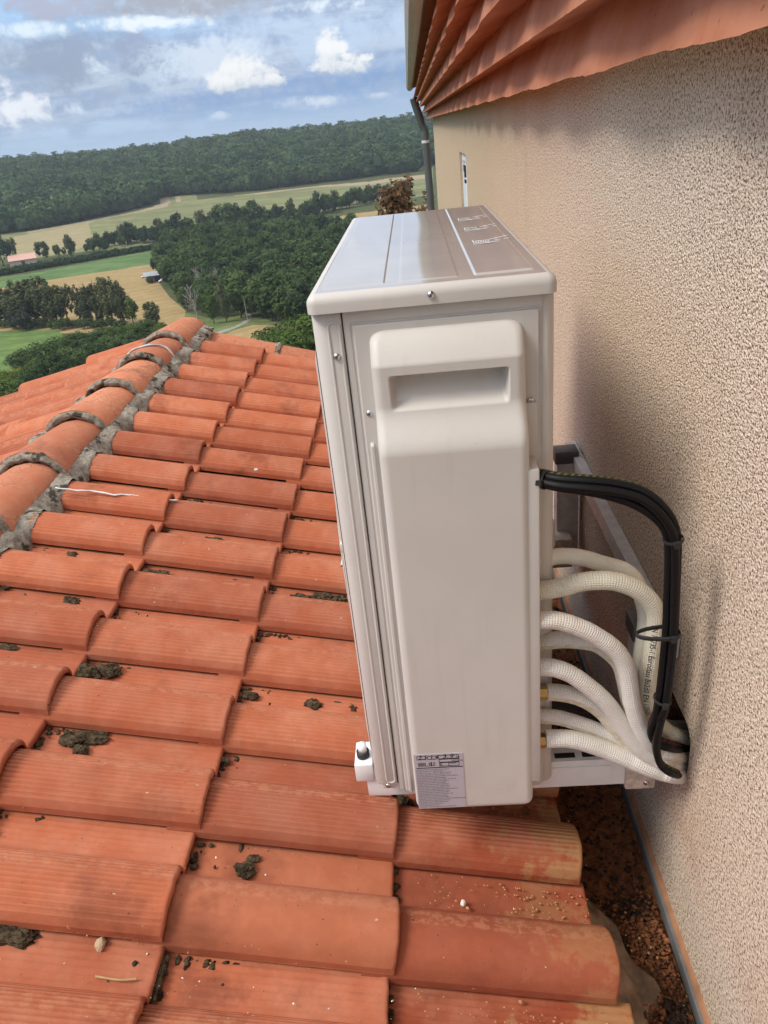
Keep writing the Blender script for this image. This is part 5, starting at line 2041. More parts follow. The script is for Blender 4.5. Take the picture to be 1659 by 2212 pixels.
SEAM = -0.1045
ZT = -0.2085                                      # top of the side panels, under the lid
# fan-side front panel: a shell round the left side, with the rounded near corner
fp = prism('front_panel', rounded_plan(UX0, SEAM - 0.0008, UY0 - 0.002, UY1, 0.020, {'sw', 'nw'}), UZ0 + 0.012, ZT, M['casing'], unit, 0.002)
# bottom of the strip is a rounded corner
mb = MB()
mb.box((UX0 + 0.012, UY0 + 0.001, UZ0 - 0.002), (SEAM - 0.002, UY1 - 0.01, UZ0 + 0.0125))
mb.build('front_panel_foot', M['casing'], unit, 0.006)
# long pressed groove in the strip


def stadium(xa, xb, za, zb, y, w, mat_, name, parent, rim=0.0022, proud=0.0013):
    """raised rim of a long pressed slot"""
    cx_ = (xa + xb) / 2
    r = (xb - xa) / 2
    pts = [(cx_ + r * math.cos(a), y, zb - r + r * math.sin(a)) for a in np.linspace(0, math.pi, 13)]
    pts += [(cx_ + r * math.cos(a), y, za + r + r * math.sin(a)) for a in np.linspace(math.pi, 2 * math.pi, 13)]
    pts.append(pts[0])
    V, F, U = tube(np.array(pts), rim, 8, False)
    V = np.array(V)
    V[:, 1] = y + (V[:, 1] - y) * (proud / rim)
    return link(name, np_mesh(name, V, F, [mat_], True), parent)


stadium(-0.1235, -0.1085, -1.058, -0.222, UY0 - 0.002, 0.015, M['casing'], 'pressed_groove', unit)
# side casing, wall-side corner rounded
prism('casing', rounded_plan(SEAM + 0.0008, UX1, UY0, UY1, 0.018, {'se', 'ne'}), UZ0, ZT, M['casing'], unit, 0.002)


# service panel: sheet with a stepped border, drawn as a fine relief
def panel_fn(X, Z):
    h_ = np.zeros_like(X)
    h_ += 0.0022 * sstep(X, -0.0915, -0.0895) * (1 - sstep(X, 0.1515, 0.1535)) * (1 - sstep(Z, -0.2295, -0.2275))
    h_ -= 0.0018 * np.exp(-((X + 0.0925) / 0.0012) ** 2) * (Z < -0.2285)
    h_ -= 0.0018 * np.exp(-((Z + 0.2270) / 0.0012) ** 2) * (X > -0.0925) * (X < 0.153)
    h_ -= 0.0025 * np.exp(-((X - 0.1545) / 0.0012) ** 2) * (Z < -0.227) * (Z > -0.42)
    # ribs beside the cover below the first screw
    m1 = (1 - sstep(Z, -0.40, -0.394))
    h_ += 0.0030 * m1 * (sstep(X, -0.0850, -0.0835) - sstep(X, -0.0800, -0.0785))
    return h_ * 1.5


xs_ = np.unique(np.concatenate([np.linspace(-0.1015, 0.157, 100), np.linspace(-0.096, -0.076, 40), np.linspace(0.149, 0.157, 24)]))
zs_ = np.unique(np.concatenate([np.linspace(-1.0765, -0.2105, 120), np.linspace(-0.234, -0.220, 24), np.linspace(-0.404, -0.390, 14)]))
heightfield('service_panel', zs_, xs_, lambda Z, X: panel_fn(X, Z), lambda Z, X, H: np.stack([X, UY0 - 0.0012 - H, Z], -1), M['casing'], unit)
# piece of panel on the wall side that reaches down to the pipe outlets
mb = MB()
mb.box((0.120, UY0 - 0.0615, -1.010), (0.1440, UY0 - 0.004, -0.430))
mb.build('outlet_flange', M['casing'], unit, 0.003)
mb = MB()
mb.box((0.118, UY0 - 0.014, -0.4455), (0.149, UY0 - 0.0035, -0.352))
mb.build('outlet_step', M['casing'], unit, 0.002)
mb = MB()
mb.box((0.128, UY0 - 0.014, -1.070), (0.150, UY0 - 0.004, -1.037))
mb.build('outlet_foot', M['casing'], unit, 0.003)


# bulged cover with the grip recess
CXL, CXR, CZT, CZB = -0.0705, 0.131, -0.238, -1.064


def cover_fn(Z, X):
    H1, H2 = 0.036, 0.062
    H = H1 * np.clip((CZT - Z) / 0.040, 0, 1) ** 0.62
    H = H + (H2 - H1) * sstep(-Z, 0.333, 0.395)
    r = 0.013
    for d in (X - (CXL), CXR - X, Z - CZB):
        dd = np.clip(d, 0, r)
        H = H - (r - np.sqrt(np.maximum(0, r * r - (r - dd) ** 2)))
    H = np.maximum(H, 0.0)
    # grip recess
    e = 0.004
    box = sstep(X, -0.0450 - e, -0.0450 + e) * (1 - sstep(X, 0.1055 - e, 0.1055 + e)) * sstep(Z, -0.334 - e * 1.5, -0.334 + e * 1.5) * (1 - sstep(Z, -0.2925 - e, -0.2925 + e * 0.6))
    slope = 0.012 + 0.022 * sstep(Z, -0.334, -0.296)
    H = H - slope * box
    return H


xs_ = np.unique(np.concatenate([np.linspace(CXL, CXR, 60), CXL + np.linspace(0, 0.013, 10) ** 2 / 0.013, CXR - np.linspace(0, 0.013, 10) ** 2 / 0.013,
                                np.linspace(-0.0500, -0.0395, 12), np.linspace(0.1005, 0.111, 12)]))
zs_ = np.unique(np.concatenate([np.linspace(CZB, CZT, 160), CZB + np.linspace(0, 0.013, 10) ** 2 / 0.013, CZT - np.linspace(0, 0.04, 24) ** 2 / 0.04,
                                np.linspace(-0.342, -0.326, 14), np.linspace(-0.299, -0.286, 14), np.linspace(-0.40, -0.33, 30)]))
# round the plan corners by pulling the outline in
def cover_place(Z, X, H):
    rc = 0.016
    Xo = X.copy()
    for (zc, sgn) in ((CZB, 1), (CZT, -1)):
        dz_ = np.clip(rc - (Z - zc) * sgn, 0, rc)
        pull = rc - np.sqrt(np.maximum(0, rc * rc - dz_ ** 2))
        cxm = (CXL + CXR) / 2
        half = (CXR - CXL) / 2
        Xo = cxm + (Xo - cxm) * (half - pull) / half
    return np.stack([Xo, UY0 - 0.004 - H, Z], -1)


cov = heightfield('service_cover', zs_, xs_, cover_fn, cover_place, M['cover'], unit)
# side walls of the cover
n, k = len(zs_), len(xs_)
Vc = np.array([v.co[:] for v in cov.data.vertices]).reshape(n, k, 3)
loop = [Vc[i, 0] for i in range(n)] + [Vc[n - 1, j] for j in range(1, k)] + [Vc[i, k - 1] for i in range(n - 2, -1, -1)] + [Vc[0, j] for j in range(k - 2, 0, -1)]
loop = np.array(loop)
back = loop.copy()
back[:, 1] = UY0 - 0.0005
nl_ = len(loop)
V = np.vstack([loop, back])
F = np.array([(i, i + nl_, (i + 1) % nl_ + nl_, (i + 1) % nl_) for i in range(nl_)])
link('cover_wall', np_mesh('cover_wall', V, F, [M['cover']], True), unit)

# lid: pressed top with creases and a rounded skirt


def lid():
    r = 0.013
    x0, x1, y0, y1 = UX0 - 0.002, UX1 + 0.001, UY0 - 0.012, UY1 + 0.004
    rc = 0.022
    xs = np.unique(np.concatenate([np.linspace(x0 + r, x1 - r, 70), -0.045 + np.linspace(-0.006, 0.006, 9), -0.024 + np.linspace(-0.005, 0.005, 7), 0.0745 + np.linspace(-0.006, 0.006, 13), 0.052 + np.linspace(-0.004, 0.004, 7), -0.126 + np.linspace(-0.004, 0.004, 7), 0.150 + np.linspace(-0.004, 0.004, 7)]))
    ys = np.unique(np.concatenate([np.linspace(y0 + r, y1 - r, 60), y0 + np.linspace(0.030, 0.050, 14), y1 - np.linspace(0.018, 0.04, 14)]))

    def f(Y, X):
        hh_ = np.full_like(X, UZ1)
        wob = 0.0005 * np.sin(X * 31 + Y * 2.0) * np.sin(Y * 6.5)
        ends = sstep(Y, y0 + 0.034, y0 + 0.044) * (1 - sstep(Y, y1 - 0.034, y1 - 0.024))
        # shallow raised fields between creases
        p1 = sstep(X, -0.1275, -0.1245) * (1 - sstep(X, -0.0465, -0.0455))
        p2 = sstep(X, -0.0262, -0.0235) * (1 - sstep(X, 0.0505, 0.0535))
        p3 = sstep(X, 0.0728, 0.0762) * (1 - sstep(X, 0.1485, 0.1515))
        return hh_ + wob + ends * (0.0011 * p1 + 0.0008 * p2 + 0.0019 * p3)
    heightfield('lid_top', ys, xs, f, lambda Y, X, H: np.stack([X, Y, H], -1), M['lid'], unit)
    # rounded rim and skirt: sweep a quarter-round around the plan
    prof = [(r * math.sin(a), -r * (1 - math.cos(a))) for a in np.linspace(0, math.pi / 2, 8)] + [(r, -0.0245), (r - 0.003, -0.0245)]
    plan = []
    for (cx_, cy_, a0) in ((x1 - r, y1 - r, 0), (x0 + r, y1 - r, 0.5 * math.pi), (x0 + r, y0 + r, math.pi), (x1 - r, y0 + r, 1.5 * math.pi)):
        for k_ in range(7):
            a = a0 + 0.5 * math.pi * k_ / 6
            plan.append((cx_, cy_, math.cos(a), math.sin(a)))
    V = []
    for (cx_, cy_, ca, sa) in plan:
        for (d, z) in prof:
            V.append((cx_ + ca * d, cy_ + sa * d, UZ1 + z))
    m_ = len(prof)
    n_ = len(plan)
    F = [(i * m_ + j, i * m_ + j + 1, ((i + 1) % n_) * m_ + j + 1, ((i + 1) % n_) * m_ + j) for i in range(n_) for j in range(m_ - 1)]
    me = np_mesh('lid_rim', np.array(V), F, [M['lid_edge']], True)
    me.set_sharp_from_angle(angle=math.radians(60))
    link('lid_rim', me, unit)


lid()

# line drawings printed on the lid
pic = MB()


def stroke(x0, y0, x1, y1, w=0.0022):
    a, b_ = Vector((x0, y0, UZ1 + 0.0027)), Vector((x1, y1, UZ1 + 0.0027))
    d = (b_ - a).normalized()
    s = Vector((-d.y, d.x, 0)) * w / 2
    pic.add([a - s, b_ - s, b_ + s, a + s], [(0, 1, 2, 3)])


for q, yc in enumerate((1.645, 1.485, 1.315)):
    xa = 0.090 + 0.002 * q
    stroke(xa, yc + 0.012, xa, yc - 0.022, 0.0016)
    stroke(xa, yc - 0.022, xa + 0.026, yc - 0.020, 0.004)
    for k in range(6 if q == 2 else 5):
        xx = xa + 0.004 + k * 0.0040
        if q == 2:
            stroke(xx, yc - 0.002, xx, yc - 0.020, 0.0012)
            stroke(xx, yc - 0.001, xx + 0.004, yc - 0.001, 0.004)
        else:
            stroke(xx, yc + 0.012 - 0.004 * (k % 2), xx + 0.0026, yc - 0.010 + 0.006 * (k % 3), 0.0014)
            stroke(xx, yc - 0.004, xx + 0.003, yc - 0.001, 0.004)
    stroke(xa + 0.012, yc - 0.032, xa + 0.040, yc - 0.024, 0.005)
    stroke(xa - 0.002, yc - 0.036, xa + 0.024, yc - 0.033, 0.004)
    stroke(xa + 0.028, yc + 0.006, xa + 0.040, yc + 0.010, 0.005)
    stroke(xa + 0.034, yc - 0.010, xa + 0.044, yc - 0.004, 0.004)
    stroke(xa + 0.036, yc + 0.012, xa + 0.058, yc + 0.028, 0.004)
    stroke(xa + 0.050, yc - 0.004, xa + 0.058, yc + 0.000, 0.004)
pic.build('lid_pictograms', M['white_print'], unit)


def screw(x, y, z, r, nrm, parent):
    """domed cross-head screw facing nrm"""
    nv = Vector(nrm)
    mx = Matrix.Translation((x, y, z)) @ nv.to_track_quat('Z', 'Y').to_matrix().to_4x4()
    V = []
    rings = [(1.0, 0.0), (1.0, 0.12), (0.9, 0.34), (0.68, 0.52), (0.38, 0.62)]
    for (a, hgt) in rings:
        for q in range(20):
            t_ = q * math.pi / 10
            V.append(mx @ Vector((r * a * math.cos(t_), r * a * math.sin(t_), r * hgt)))
    V.append(mx @ Vector((0, 0, r * 0.65)))
    F = [(i * 20 + q, i * 20 + (q + 1) % 20, (i + 1) * 20 + (q + 1) % 20, (i + 1) * 20 + q) for i in range(4) for q in range(20)] + [(80 + q, 80 + (q + 1) % 20, 100) for q in range(20)]
    me = np_mesh('screw', np.array(V), F, [M['steel']], True)
    o = link('screw', me, parent)
    mb = MB()
    for a in (0.5, 0.5 + math.pi / 2):
        d = Vector((math.cos(a), math.sin(a), 0))
        s = Vector((-d.y, d.x, 0))
        mb.obox(Vector((0, 0, r * 0.60)), d * r * 0.36, s * r * 0.075, Vector((0, 0, r * 0.08)))
    mb.v = [tuple(mx @ Vector(v)) for v in mb.v]
    cr_ = bpy.data.objects.new('screw_cross', mb.mesh('screw_cross', M['dark']))
    COL.objects.link(cr_)
    cr_.parent = o
    cr_.matrix_parent_inverse = Matrix.Identity(4)
    return o


screw(0.0145, UY0 - 0.0125, -0.1965, 0.0050, (0, -1, 0), unit)
screw(-0.1165, UY0 - 0.0025, -0.268, 0.0050, (0, -1, 0), unit)
screw(-0.0812, UY0 - 0.0035, -0.3515, 0.0050, (0, -1, 0), unit)
screw(0.1405, UY0 - 0.0045, -0.3515, 0.0050, (0, -1, 0), unit)
screw(-0.1225, UY0 - 0.0025, -1.0640, 0.0050, (0, -1, 0), unit)

# fan side: bulged grille, mostly edge-on from here
mb = MB()
gxo = UX0 - 0.010
for a in np.linspace(0.04, 0.36, 9):
    pts = [(gxo + 0.003, 1.40 + a * math.cos(q), -0.62 + a * math.sin(q)) for q in np.linspace(0, 2 * math.pi, 41)]
    V, F, U = tube(np.array(pts), 0.0022, 6, False)
    mb.add(V, [tuple(map(int, f)) for f in F])
for q in range(12):
    a = q * math.pi / 6
    p0, p1 = np.array((gxo, 1.40 + 0.04 * math.cos(a), -0.62 + 0.04 * math.sin(a))), np.array((gxo, 1.40 + 0.36 * math.cos(a), -0.62 + 0.36 * math.sin(a)))
    V, F, U = tube(np.array([p0, (p0 + p1) / 2, p1]), 0.0025, 6, False)
    mb.add(V, [tuple(map(int, f)) for f in F])
mb.build('fan_grille', M['casing'], unit, smooth=True)
mb = MB()
mb.add([(UX0 - 0.0015, 1.02, -1.0), (UX0 - 0.0015, 1.85, -1.0), (UX0 - 0.0015, 1.85, -0.262), (UX0 - 0.0015, 1.02, -0.262),
        (UX0 - 0.0075, 1.045, -0.965), (UX0 - 0.0075, 1.825, -0.965), (UX0 - 0.0075, 1.825, -0.285), (UX0 - 0.0075, 1.045, -0.285)],
       [(4, 7, 6, 5), (0, 3, 7, 4), (3, 2, 6, 7), (2, 1, 5, 6), (1, 0, 4, 5)])
mb.build('fan_bezel', M['casing'], unit)
# sensor guard on the wall side
mb = MB()
mb.add([(UX1 - 0.001, 1.12, -0.56), (UX1 - 0.001, 1.12, -0.70), (UX1 + 0.022, 1.12, -0.655), (UX1 + 0.022, 1.12, -0.615),
        (UX1 - 0.001, 1.18, -0.56), (UX1 - 0.001, 1.18, -0.70), (UX1 + 0.022, 1.18, -0.655), (UX1 + 0.022, 1.18, -0.615)],
       [(0, 1, 2, 3), (7, 6, 5, 4), (0, 3, 7, 4), (3, 2, 6, 7), (2, 1, 5, 6)])
mb.build('sensor_guard', M['casing'], unit)
# small clip on the fan side
mb = MB()
mb.box((UX0 - 0.008, 1.030, -0.590), (UX0 + 0.001, 1.045, -0.574))
mb.build('clip', M['casing'], unit, 0.002)
# feet rails
mb = MB()
for y in (1.035, 1.80):
    mb.box((UX0 + 0.02, y, UZ0 - 0.012), (UX1 - 0.01, y + 0.05, UZ0 + 0.004))
mb.build('foot_rail', M['casing'], unit)

# rating label with print
LX0, LX1, LZ0, LZ1, LY = -0.0665, 0.0150, -1.0545, -0.9290, UY0 - 0.0665
lab = MB()
lab.box((LX0, LY - 0.0003, LZ0), (LX1, LY + 0.0004, LZ1))
lab_o = lab.build('rating_label', M['sticker'], unit)
pr = MB()
W_, H_ = LX1 - LX0, LZ1 - LZ0


def lp(u, v):
    """label coordinates 0..1 from the top left corner"""
    return LX0 + W_ * u, LZ1 - H_ * v


def bar(u0, v0, u1, v1, mbx=None):
    (xa, za), (xb, zb) = lp(u0, v0), lp(u1, v1)
    y = LY - 0.0005
    (mbx or pr).add([(xa, y, za), (xb, y, za), (xb, y, zb), (xa, y, zb)], [(0, 1, 2, 3)])


def frame(u0, v0, u1, v1, w=0.010):
    bar(u0, v0, u1, v0 + w)
    bar(u0, v1 - w, u1, v1)
    bar(u0, v0 + w, u0 + w, v1 - w)
    bar(u1 - w, v0 + w, u1, v1 - w)


frame(0.06, 0.03, 0.25, 0.095)
frame(0.28, 0.03, 0.47, 0.095)
frame(0.50, 0.025, 0.92, 0.095)
frame(0.51, 0.095, 0.92, 0.155)
frame(0.51, 0.157, 0.92, 0.225)
bar(0.70, 0.157, 0.715, 0.225)
bar(0.04, 0.235, 0.99, 0.25)
for q in range(7):
    bar(0.08 + q * 0.018, 0.145, 0.089 + q * 0.018, 0.215)
bar(0.21, 0.145, 0.218, 0.215)
bar(0.235, 0.205, 0.41, 0.213)
bar(0.225, 0.15, 0.235, 0.213)
bar(0.30, 0.15, 0.318, 0.20)
bar(0.335, 0.14, 0.362, 0.205)
bar(0.39, 0.145, 0.40, 0.21)
bar(0.415, 0.14, 0.425, 0.215)
pr_o = bpy.data.objects.new('label_print', pr.mesh('label_print', M['print']))
COL.objects.link(pr_o)
pr_o.parent = lab_o


def label_text(body, u, v, size, mt='print', shear=0.0, wide=1.0, rot=0.0):
    me = text_mesh(body, size, M[mt])
    x, z = lp(u, v)
    cr_, sr_ = math.cos(rot), math.sin(rot)
    for vt_ in me.vertices:
        a, b_ = vt_.co.x * wide, vt_.co.y
        a += shear * b_
        vt_.co = (x + a * cr_ - b_ * sr_, LY - 0.0006, z + a * sr_ + b_ * cr_)
    o = bpy.data.objects.new('label_text', me)
    COL.objects.link(o)
    o.parent = lab_o
    return o


label_text('2,5', 0.085, 0.085, 0.0125, shear=0.25)
label_text('1,4', 0.315, 0.085, 0.0125, shear=0.25)
label_text('3,9', 0.575, 0.083, 0.0125, shear=0.25, wide=1.25)
label_text('kg', 0.86, 0.078, 0.0065)
label_text('tCO2eq', 0.77, 0.140, 0.0055)
label_text('R', 0.525, 0.215, 0.0075)
label_text('GWP', 0.73, 0.190, 0.0045)
lines_ = ['Contains fluorinated greenhouse gases', 'Enthält fluorierte Treibhausgase', 'Contient des gaz à effet de serre fluorés', 'Contiene gas fluorurati ad effetto serra',
          'Contiene gases fluorados de efecto invernadero', 'Bevat gefluoreerde broeikasgassen', 'Contém gases fluorados com efeito de estufa', 'Indeholder fluorholdige drivhusgasser',
          'Innehåller fluorerade växthusgaser', 'Sisältää fluorattuja kasvihuonekaasuja', 'Zawiera fluorowane gazy cieplarniane', 'Obsahuje fluorované skleníkové plyny',
          'Fluortartalmú üvegházhatású gázokat tartalmaz', 'Obsahuje fluórované skleníkové plyny', 'Vsebuje fluorirane toplogredne pline', 'Conține gaze fluorurate cu efect de seră',
          'Sisaldab fluoritud kasvuhoonegaase', 'Satur fluorētas siltumnīcefekta gāzes', 'Sudėtyje yra fluorintų šiltnamio efektą sukeliančių dujų', 'Sadrži fluorirane stakleničke plinove',
          'Inneholder fluorholdige klimagasser', 'Fih gassijiet serra fluwurinati', 'Florlu sera gazlari içerir', 'Inniheldur flúoraðar gróðurhúsalofttegundir']
for q, s_ in enumerate(lines_):
    label_text(s_, 0.025, 0.282 + q * 0.0302, 0.00335, 'print', wide=1.06)

# ------------------------------------------------------------------ wall bracket
brk = empty('wall_bracket', (0.38, 1.5, -1.13))
tag(brk, 'galvanised wall rail with posts and arms carrying the cabinet', 'bracket')
mb = MB()
mb.box((0.394, 1.06, -0.862), (0.398, 1.965, -0.822))
mb.box((0.376, 1.06, -0.825), (0.394, 1.965, -0.822))
mb.box((0.373, 1.06, -0.862), (0.376, 1.965, -0.822))
mb.build('rail', M['galv_bright'], brk)
for y, mt in ((1.085, 'pvc_grey'), (1.86, 'pvc_grey')):
    mb = MB()
    mb.box((0.335, y, -1.115), (0.390, y + 0.004, -0.84))
    mb.box((0.335, y + 0.041, -1.115), (0.390, y + 0.045, -0.84))
    mb.box((0.331, y, -1.115), (0.335, y + 0.045, -0.84))
    mb.build('post', M['galv'], brk, 0.001)
    mb = MB()
    mb.box((0.325, y - 0.004, -0.842), (0.388, y + 0.05, -0.806))
    mb.build('post_cap', M['pvc_grey'], brk, 0.004)
for y in (1.03, 1.815):
    mb = MB()
    mb.box((-0.165, y, -1.124), (0.315, y + 0.003, -1.060))
    mb.box((-0.165, y + 0.003, -1.064), (0.315, y + 0.050, -1.060))
    mb.box((-0.165, y + 0.050, -1.124), (0.315, y + 0.053, -1.060))
    mb.box((0.15, y - 0.0022, -1.112), (0.285, y, -1.074))
    mb.build('arm', M['white_paint'] if y < 1.5 else M['galv'], brk, 0.0008)
    mb = MB()
    for a, b_ in ((0.185, 0.222), (0.235, 0.272)):
        mb.box((a, y + 0.008, -1.0599), (b_, y + 0.02, -1.0592))
    mb.build('arm_slot', M['gap'], brk)
    mb = MB()
    mb.box((0.311, y - 0.006, -1.134), (0.366, y + 0.060, -1.044))
    e_ = mb.build('arm_end_cap', simple('dusty_white_plastic', (0.60, 0.50, 0.42), 0.6, var=0.25, scale=60), brk, 0.004)
    if y < 1.5:
        screw(0.349, y - 0.006, -1.117, 0.0055, (0, -1, 0), brk)
    mb = MB()
    mb.box((-0.184, y - 0.004, -1.082), (-0.150, y + 0.057, -1.040))
    mb.build('arm_tip_cap', M['white_paint'], brk, 0.003)
    mb = MB()
    V, F, U = tube(np.array([(-0.168, y + 0.02, -1.041), (-0.168, y + 0.02, -1.028)]), 0.012, 20)
    link('rubber_washer', np_mesh('rubber_washer', V, F, [M['dark']], True), brk)
    V, F, U = tube(np.array([(-0.168, y + 0.02, -1.0279), (-0.168, y + 0.02, -1.012)]), 0.0085, 20)
    link('white_washer', np_mesh('white_washer', V, F, [M['white_paint']], True), brk)
# bolts on the rail
for y in (1.18, 1.93):
    V, F, U = tube(np.array([(0.3675, y, -0.845), (0.361, y, -0.845)]), 0.008, 6)
    link('bolt', np_mesh('bolt', V, F, [M['steel']]), brk)


# ------------------------------------------------------------------ refrigerant pipes
def z5(zx, zy):
    return 1150.3 + zx * 0.2381, 1174.6 + zy * 0.2381


def path(pts, per=8):
    """(zoom x, zoom y, 'y' depth) or (zoom x, zoom y, depth, 'x')"""
    P = []
    for p_ in pts:
        px, py = z5(p_[0], p_[1])
        P.append(at(px, py, p_[3] if len(p_) > 3 else 'y', p_[2]))
    return catmull(P, per)


PIPES = [
    ('upper smooth cream pipe arching behind the others', 'ins_cream_smooth', 0.0122, [(-40, 160, 1.02), (75, 148, 1.02), (250, 112, 1.03), (450, 128, 1.035), (650, 185, 1.04), (830, 240, 1.04), (930, 330, 1.04), (985, 470, 1.035), (1020, 600, 1.03), (1025, 720, 1.025), (1010, 850, 1.02), (985, 1020, 1.02), (965, 1180, 1.02), (985, 1400, 1.02), (1060, 1600, 1.04), (1230, 1660, 1.06), (1420, 1668, 0.46, 'x')]),
    ('cream dimpled pipe with printed lettering bending down behind the cables', 'ins_cream', 0.0136, [(-40, 440, 0.985), (75, 425, 0.985), (250, 398, 0.985), (450, 345, 0.985), (700, 335, 0.985), (900, 390, 0.985), (1040, 490, 0.985), (1110, 600, 0.985), (1120, 720, 0.985), (1105, 850, 0.985), (1080, 1030, 0.985), (1055, 1200, 0.985), (1040, 1380, 0.985), (1080, 1540, 0.99), (1190, 1680, 1.0), (1310, 1750, 1.01), (1420, 1775, 0.44, 'x')]),
    ('white pipe curving from the middle outlet down in front', 'ins_white', 0.0132, [(-40, 690, 0.955), (75, 688, 0.955), (250, 702, 0.955), (450, 770, 0.955), (600, 850, 0.955), (750, 960, 0.955), (830, 1080, 0.955), (872, 1240, 0.955), (900, 1430, 0.955), (950, 1600, 0.955), (1030, 1760, 0.955), (1130, 1870, 0.96), (1280, 1915, 0.97), (1425, 1925, 0.44, 'x')]),
    ('white pipe with an open foam seam tucked behind the middle one', 'ins_seam', 0.0132, [(-40, 900, 1.0), (75, 893, 1.0), (250, 870, 1.0), (400, 875, 1.0), (560, 900, 0.995), (700, 985, 0.99), (800, 1100, 0.985), (845, 1260, 0.985), (880, 1430, 0.985), (940, 1600, 0.985), (1030, 1750, 0.985), (1150, 1850, 0.99), (1300, 1885, 0.995), (1425, 1895, 0.45, 'x')]),
    ('white pipe sloping in front from the fourth outlet with an orange stain', 'ins_white', 0.0134, [(-40, 1115, 0.962), (75, 1118, 0.962), (200, 1128, 0.962), (350, 1185, 0.962), (500, 1290, 0.962), (650, 1420, 0.962), (760, 1560, 0.962), (850, 1700, 0.960), (950, 1830, 0.958), (1080, 1930, 0.958), (1250, 1995, 0.965), (1430, 2015, 0.44, 'x')]),
    ('white pipe on the upper brass nut with a frayed end', 'ins_seam', 0.0132, [(128, 1345, 0.985), (250, 1352, 0.985), (400, 1385, 0.985), (520, 1440, 0.985), (640, 1530, 0.985), (740, 1650, 0.98), (850, 1790, 0.98), (960, 1890, 0.975), (1100, 1960, 0.975), (1250, 1990, 0.985), (1430, 2000, 0.46, 'x')]),
    ('white pipe with cracked foam lying above the lowest one', 'ins_seam', 0.0120, [(-40, 1545, 0.985), (75, 1560, 0.985), (250, 1580, 0.985), (450, 1640, 0.985), (600, 1695, 0.985), (740, 1760, 0.982), (880, 1850, 0.98), (1050, 1960, 0.98), (1250, 2040, 0.985), (1430, 2060, 0.46, 'x')]),
    ('lowest white pipe on the bottom brass nut', 'ins_white', 0.0142, [(118, 1768, 0.965), (300, 1768, 0.965), (450, 1795, 0.965), (650, 1865, 0.965), (850, 1945, 0.962), (1000, 2010, 0.958), (1150, 2062, 0.958), (1290, 2095, 0.965), (1425, 2105, 0.44, 'x')]),
]
pipe_objs = []
for (lab_, mt, r, pts) in PIPES:
    P = path(pts)
    nrm_wob = np.array([1 + 0.035 * mnoise.noise(Vector((i * 0.35, r * 900, 0))) for i in range(len(P))])
    o = tube_obj('insulated_pipe', P, r * 1.07 * nrm_wob, M[mt], None, 24, True)
    tag(o, lab_, 'pipe', 'insulated pipes between the cabinet and the wall')
    pipe_objs.append((o, P, r))
# brass nuts belong to the cabinet valves
for zx, zy, yy in ((100, 1352, 0.985), (96, 1785, 0.967)):
    px, py = z5(zx, zy)
    p_ = at(px, py, 'y', yy)
    V, F, U = tube(np.array([p_ + Vector((-0.022, 0, 0)), p_ + Vector((0.0085, 0, 0))]), 0.0125, 6)
    link('brass_nut', np_mesh('brass_nut', V, F, [M['brass']]), unit)


# printing along the cream pipe, wrapped round it
def pipe_text(P, r, body, size, v_start, ang, parent):
    me = text_mesh(body, size, M['print'])
    L = np.concatenate([[0], np.cumsum(np.linalg.norm(np.diff(P, axis=0), axis=1))])
    T, N, B = frames(P)
    for vt_ in me.vertices:
        l_ = v_start + vt_.co.x
        a = ang - vt_.co.y / r
        c_ = np.array([np.interp(l_, L, P[:, k]) for k in range(3)])
        n_ = np.array([np.interp(l_, L, N[:, k]) for k in range(3)])
        b_ = np.array([np.interp(l_, L, B[:, k]) for k in range(3)])
        vt_.co = Vector(c_ + (r * 1.11 + 0.0003) * (math.cos(a) * n_ + math.sin(a) * b_))
    o = bpy.data.objects.new('pipe_print', me)
    COL.objects.link(o)
    o.parent = parent
    return o


po_, PP, rr_ = pipe_objs[1]
Lp = np.concatenate([[0], np.cumsum(np.linalg.norm(np.diff(PP, axis=0), axis=1))])
i0 = int(np.argmin([np.hypot(*(np.array(project(p_)) - np.array(z5(1128, 690)))) for p_ in PP]))
pipe_text(PP, rr_, 'EN 12735-1 Euroclass Bs2d0 EN 13501', 0.0115, Lp[i0], 0.80, po_)


# ------------------------------------------------------------------ black cables
def zb(zx, zy):
    return 1093.6 + zx * 0.3846, 931.6 + zy * 0.3846


core = [(150, 262, 0.962), (200, 268, 0.955), (300, 288, 0.94), (450, 300, 0.93), (600, 316, 0.925), (740, 352, 0.92), (840, 420, 0.915), (910, 510, 0.915), (938, 605, 0.915), (938, 750, 0.915), (930, 950, 0.915), (922, 1130, 0.915), (905, 1300, 0.915), (888, 1440, 0.917), (868, 1560, 0.92)]
ends = {
    'a': [(832, 1620, 0.925), (812, 1690, 0.93), (840, 1750, 0.935), (930, 1785, 0.945), (1040, 1798, 0.44, 'x')],
    'b': [(866, 1640, 0.918), (848, 1730, 0.92), (846, 1800, 0.922), (872, 1880, 0.925), (945, 1928, 0.935), (1040, 1936, 0.44, 'x')],
}
R_C = 0.0060
CABLES = [
    ('black cable on the outer side of the bundle, ending in the lower loop', 'cable', (0.82, 0.0), 'b'),
    ('black cable on the inner side of the bundle, ending in the upper loop', 'cable', (-0.82, 0.0), 'a'),
    ('black cable in the front middle of the bundle', 'cable', (0.0, 1.15), 'a'),
    ('black cable with dark red flecks at the back of the bundle', 'cable_red', (0.42, -0.9), 'a'),
    ('black cable with olive flecks on top of the bundle arch', 'cable_green', (0.95, -0.55), 'b'),
]


def zb_path(pts):
    P = []
    for p_ in pts:
        px, py = zb(p_[0], p_[1])
        P.append(at(px, py, p_[3] if len(p_) > 3 else 'y', p_[2]))
    return P


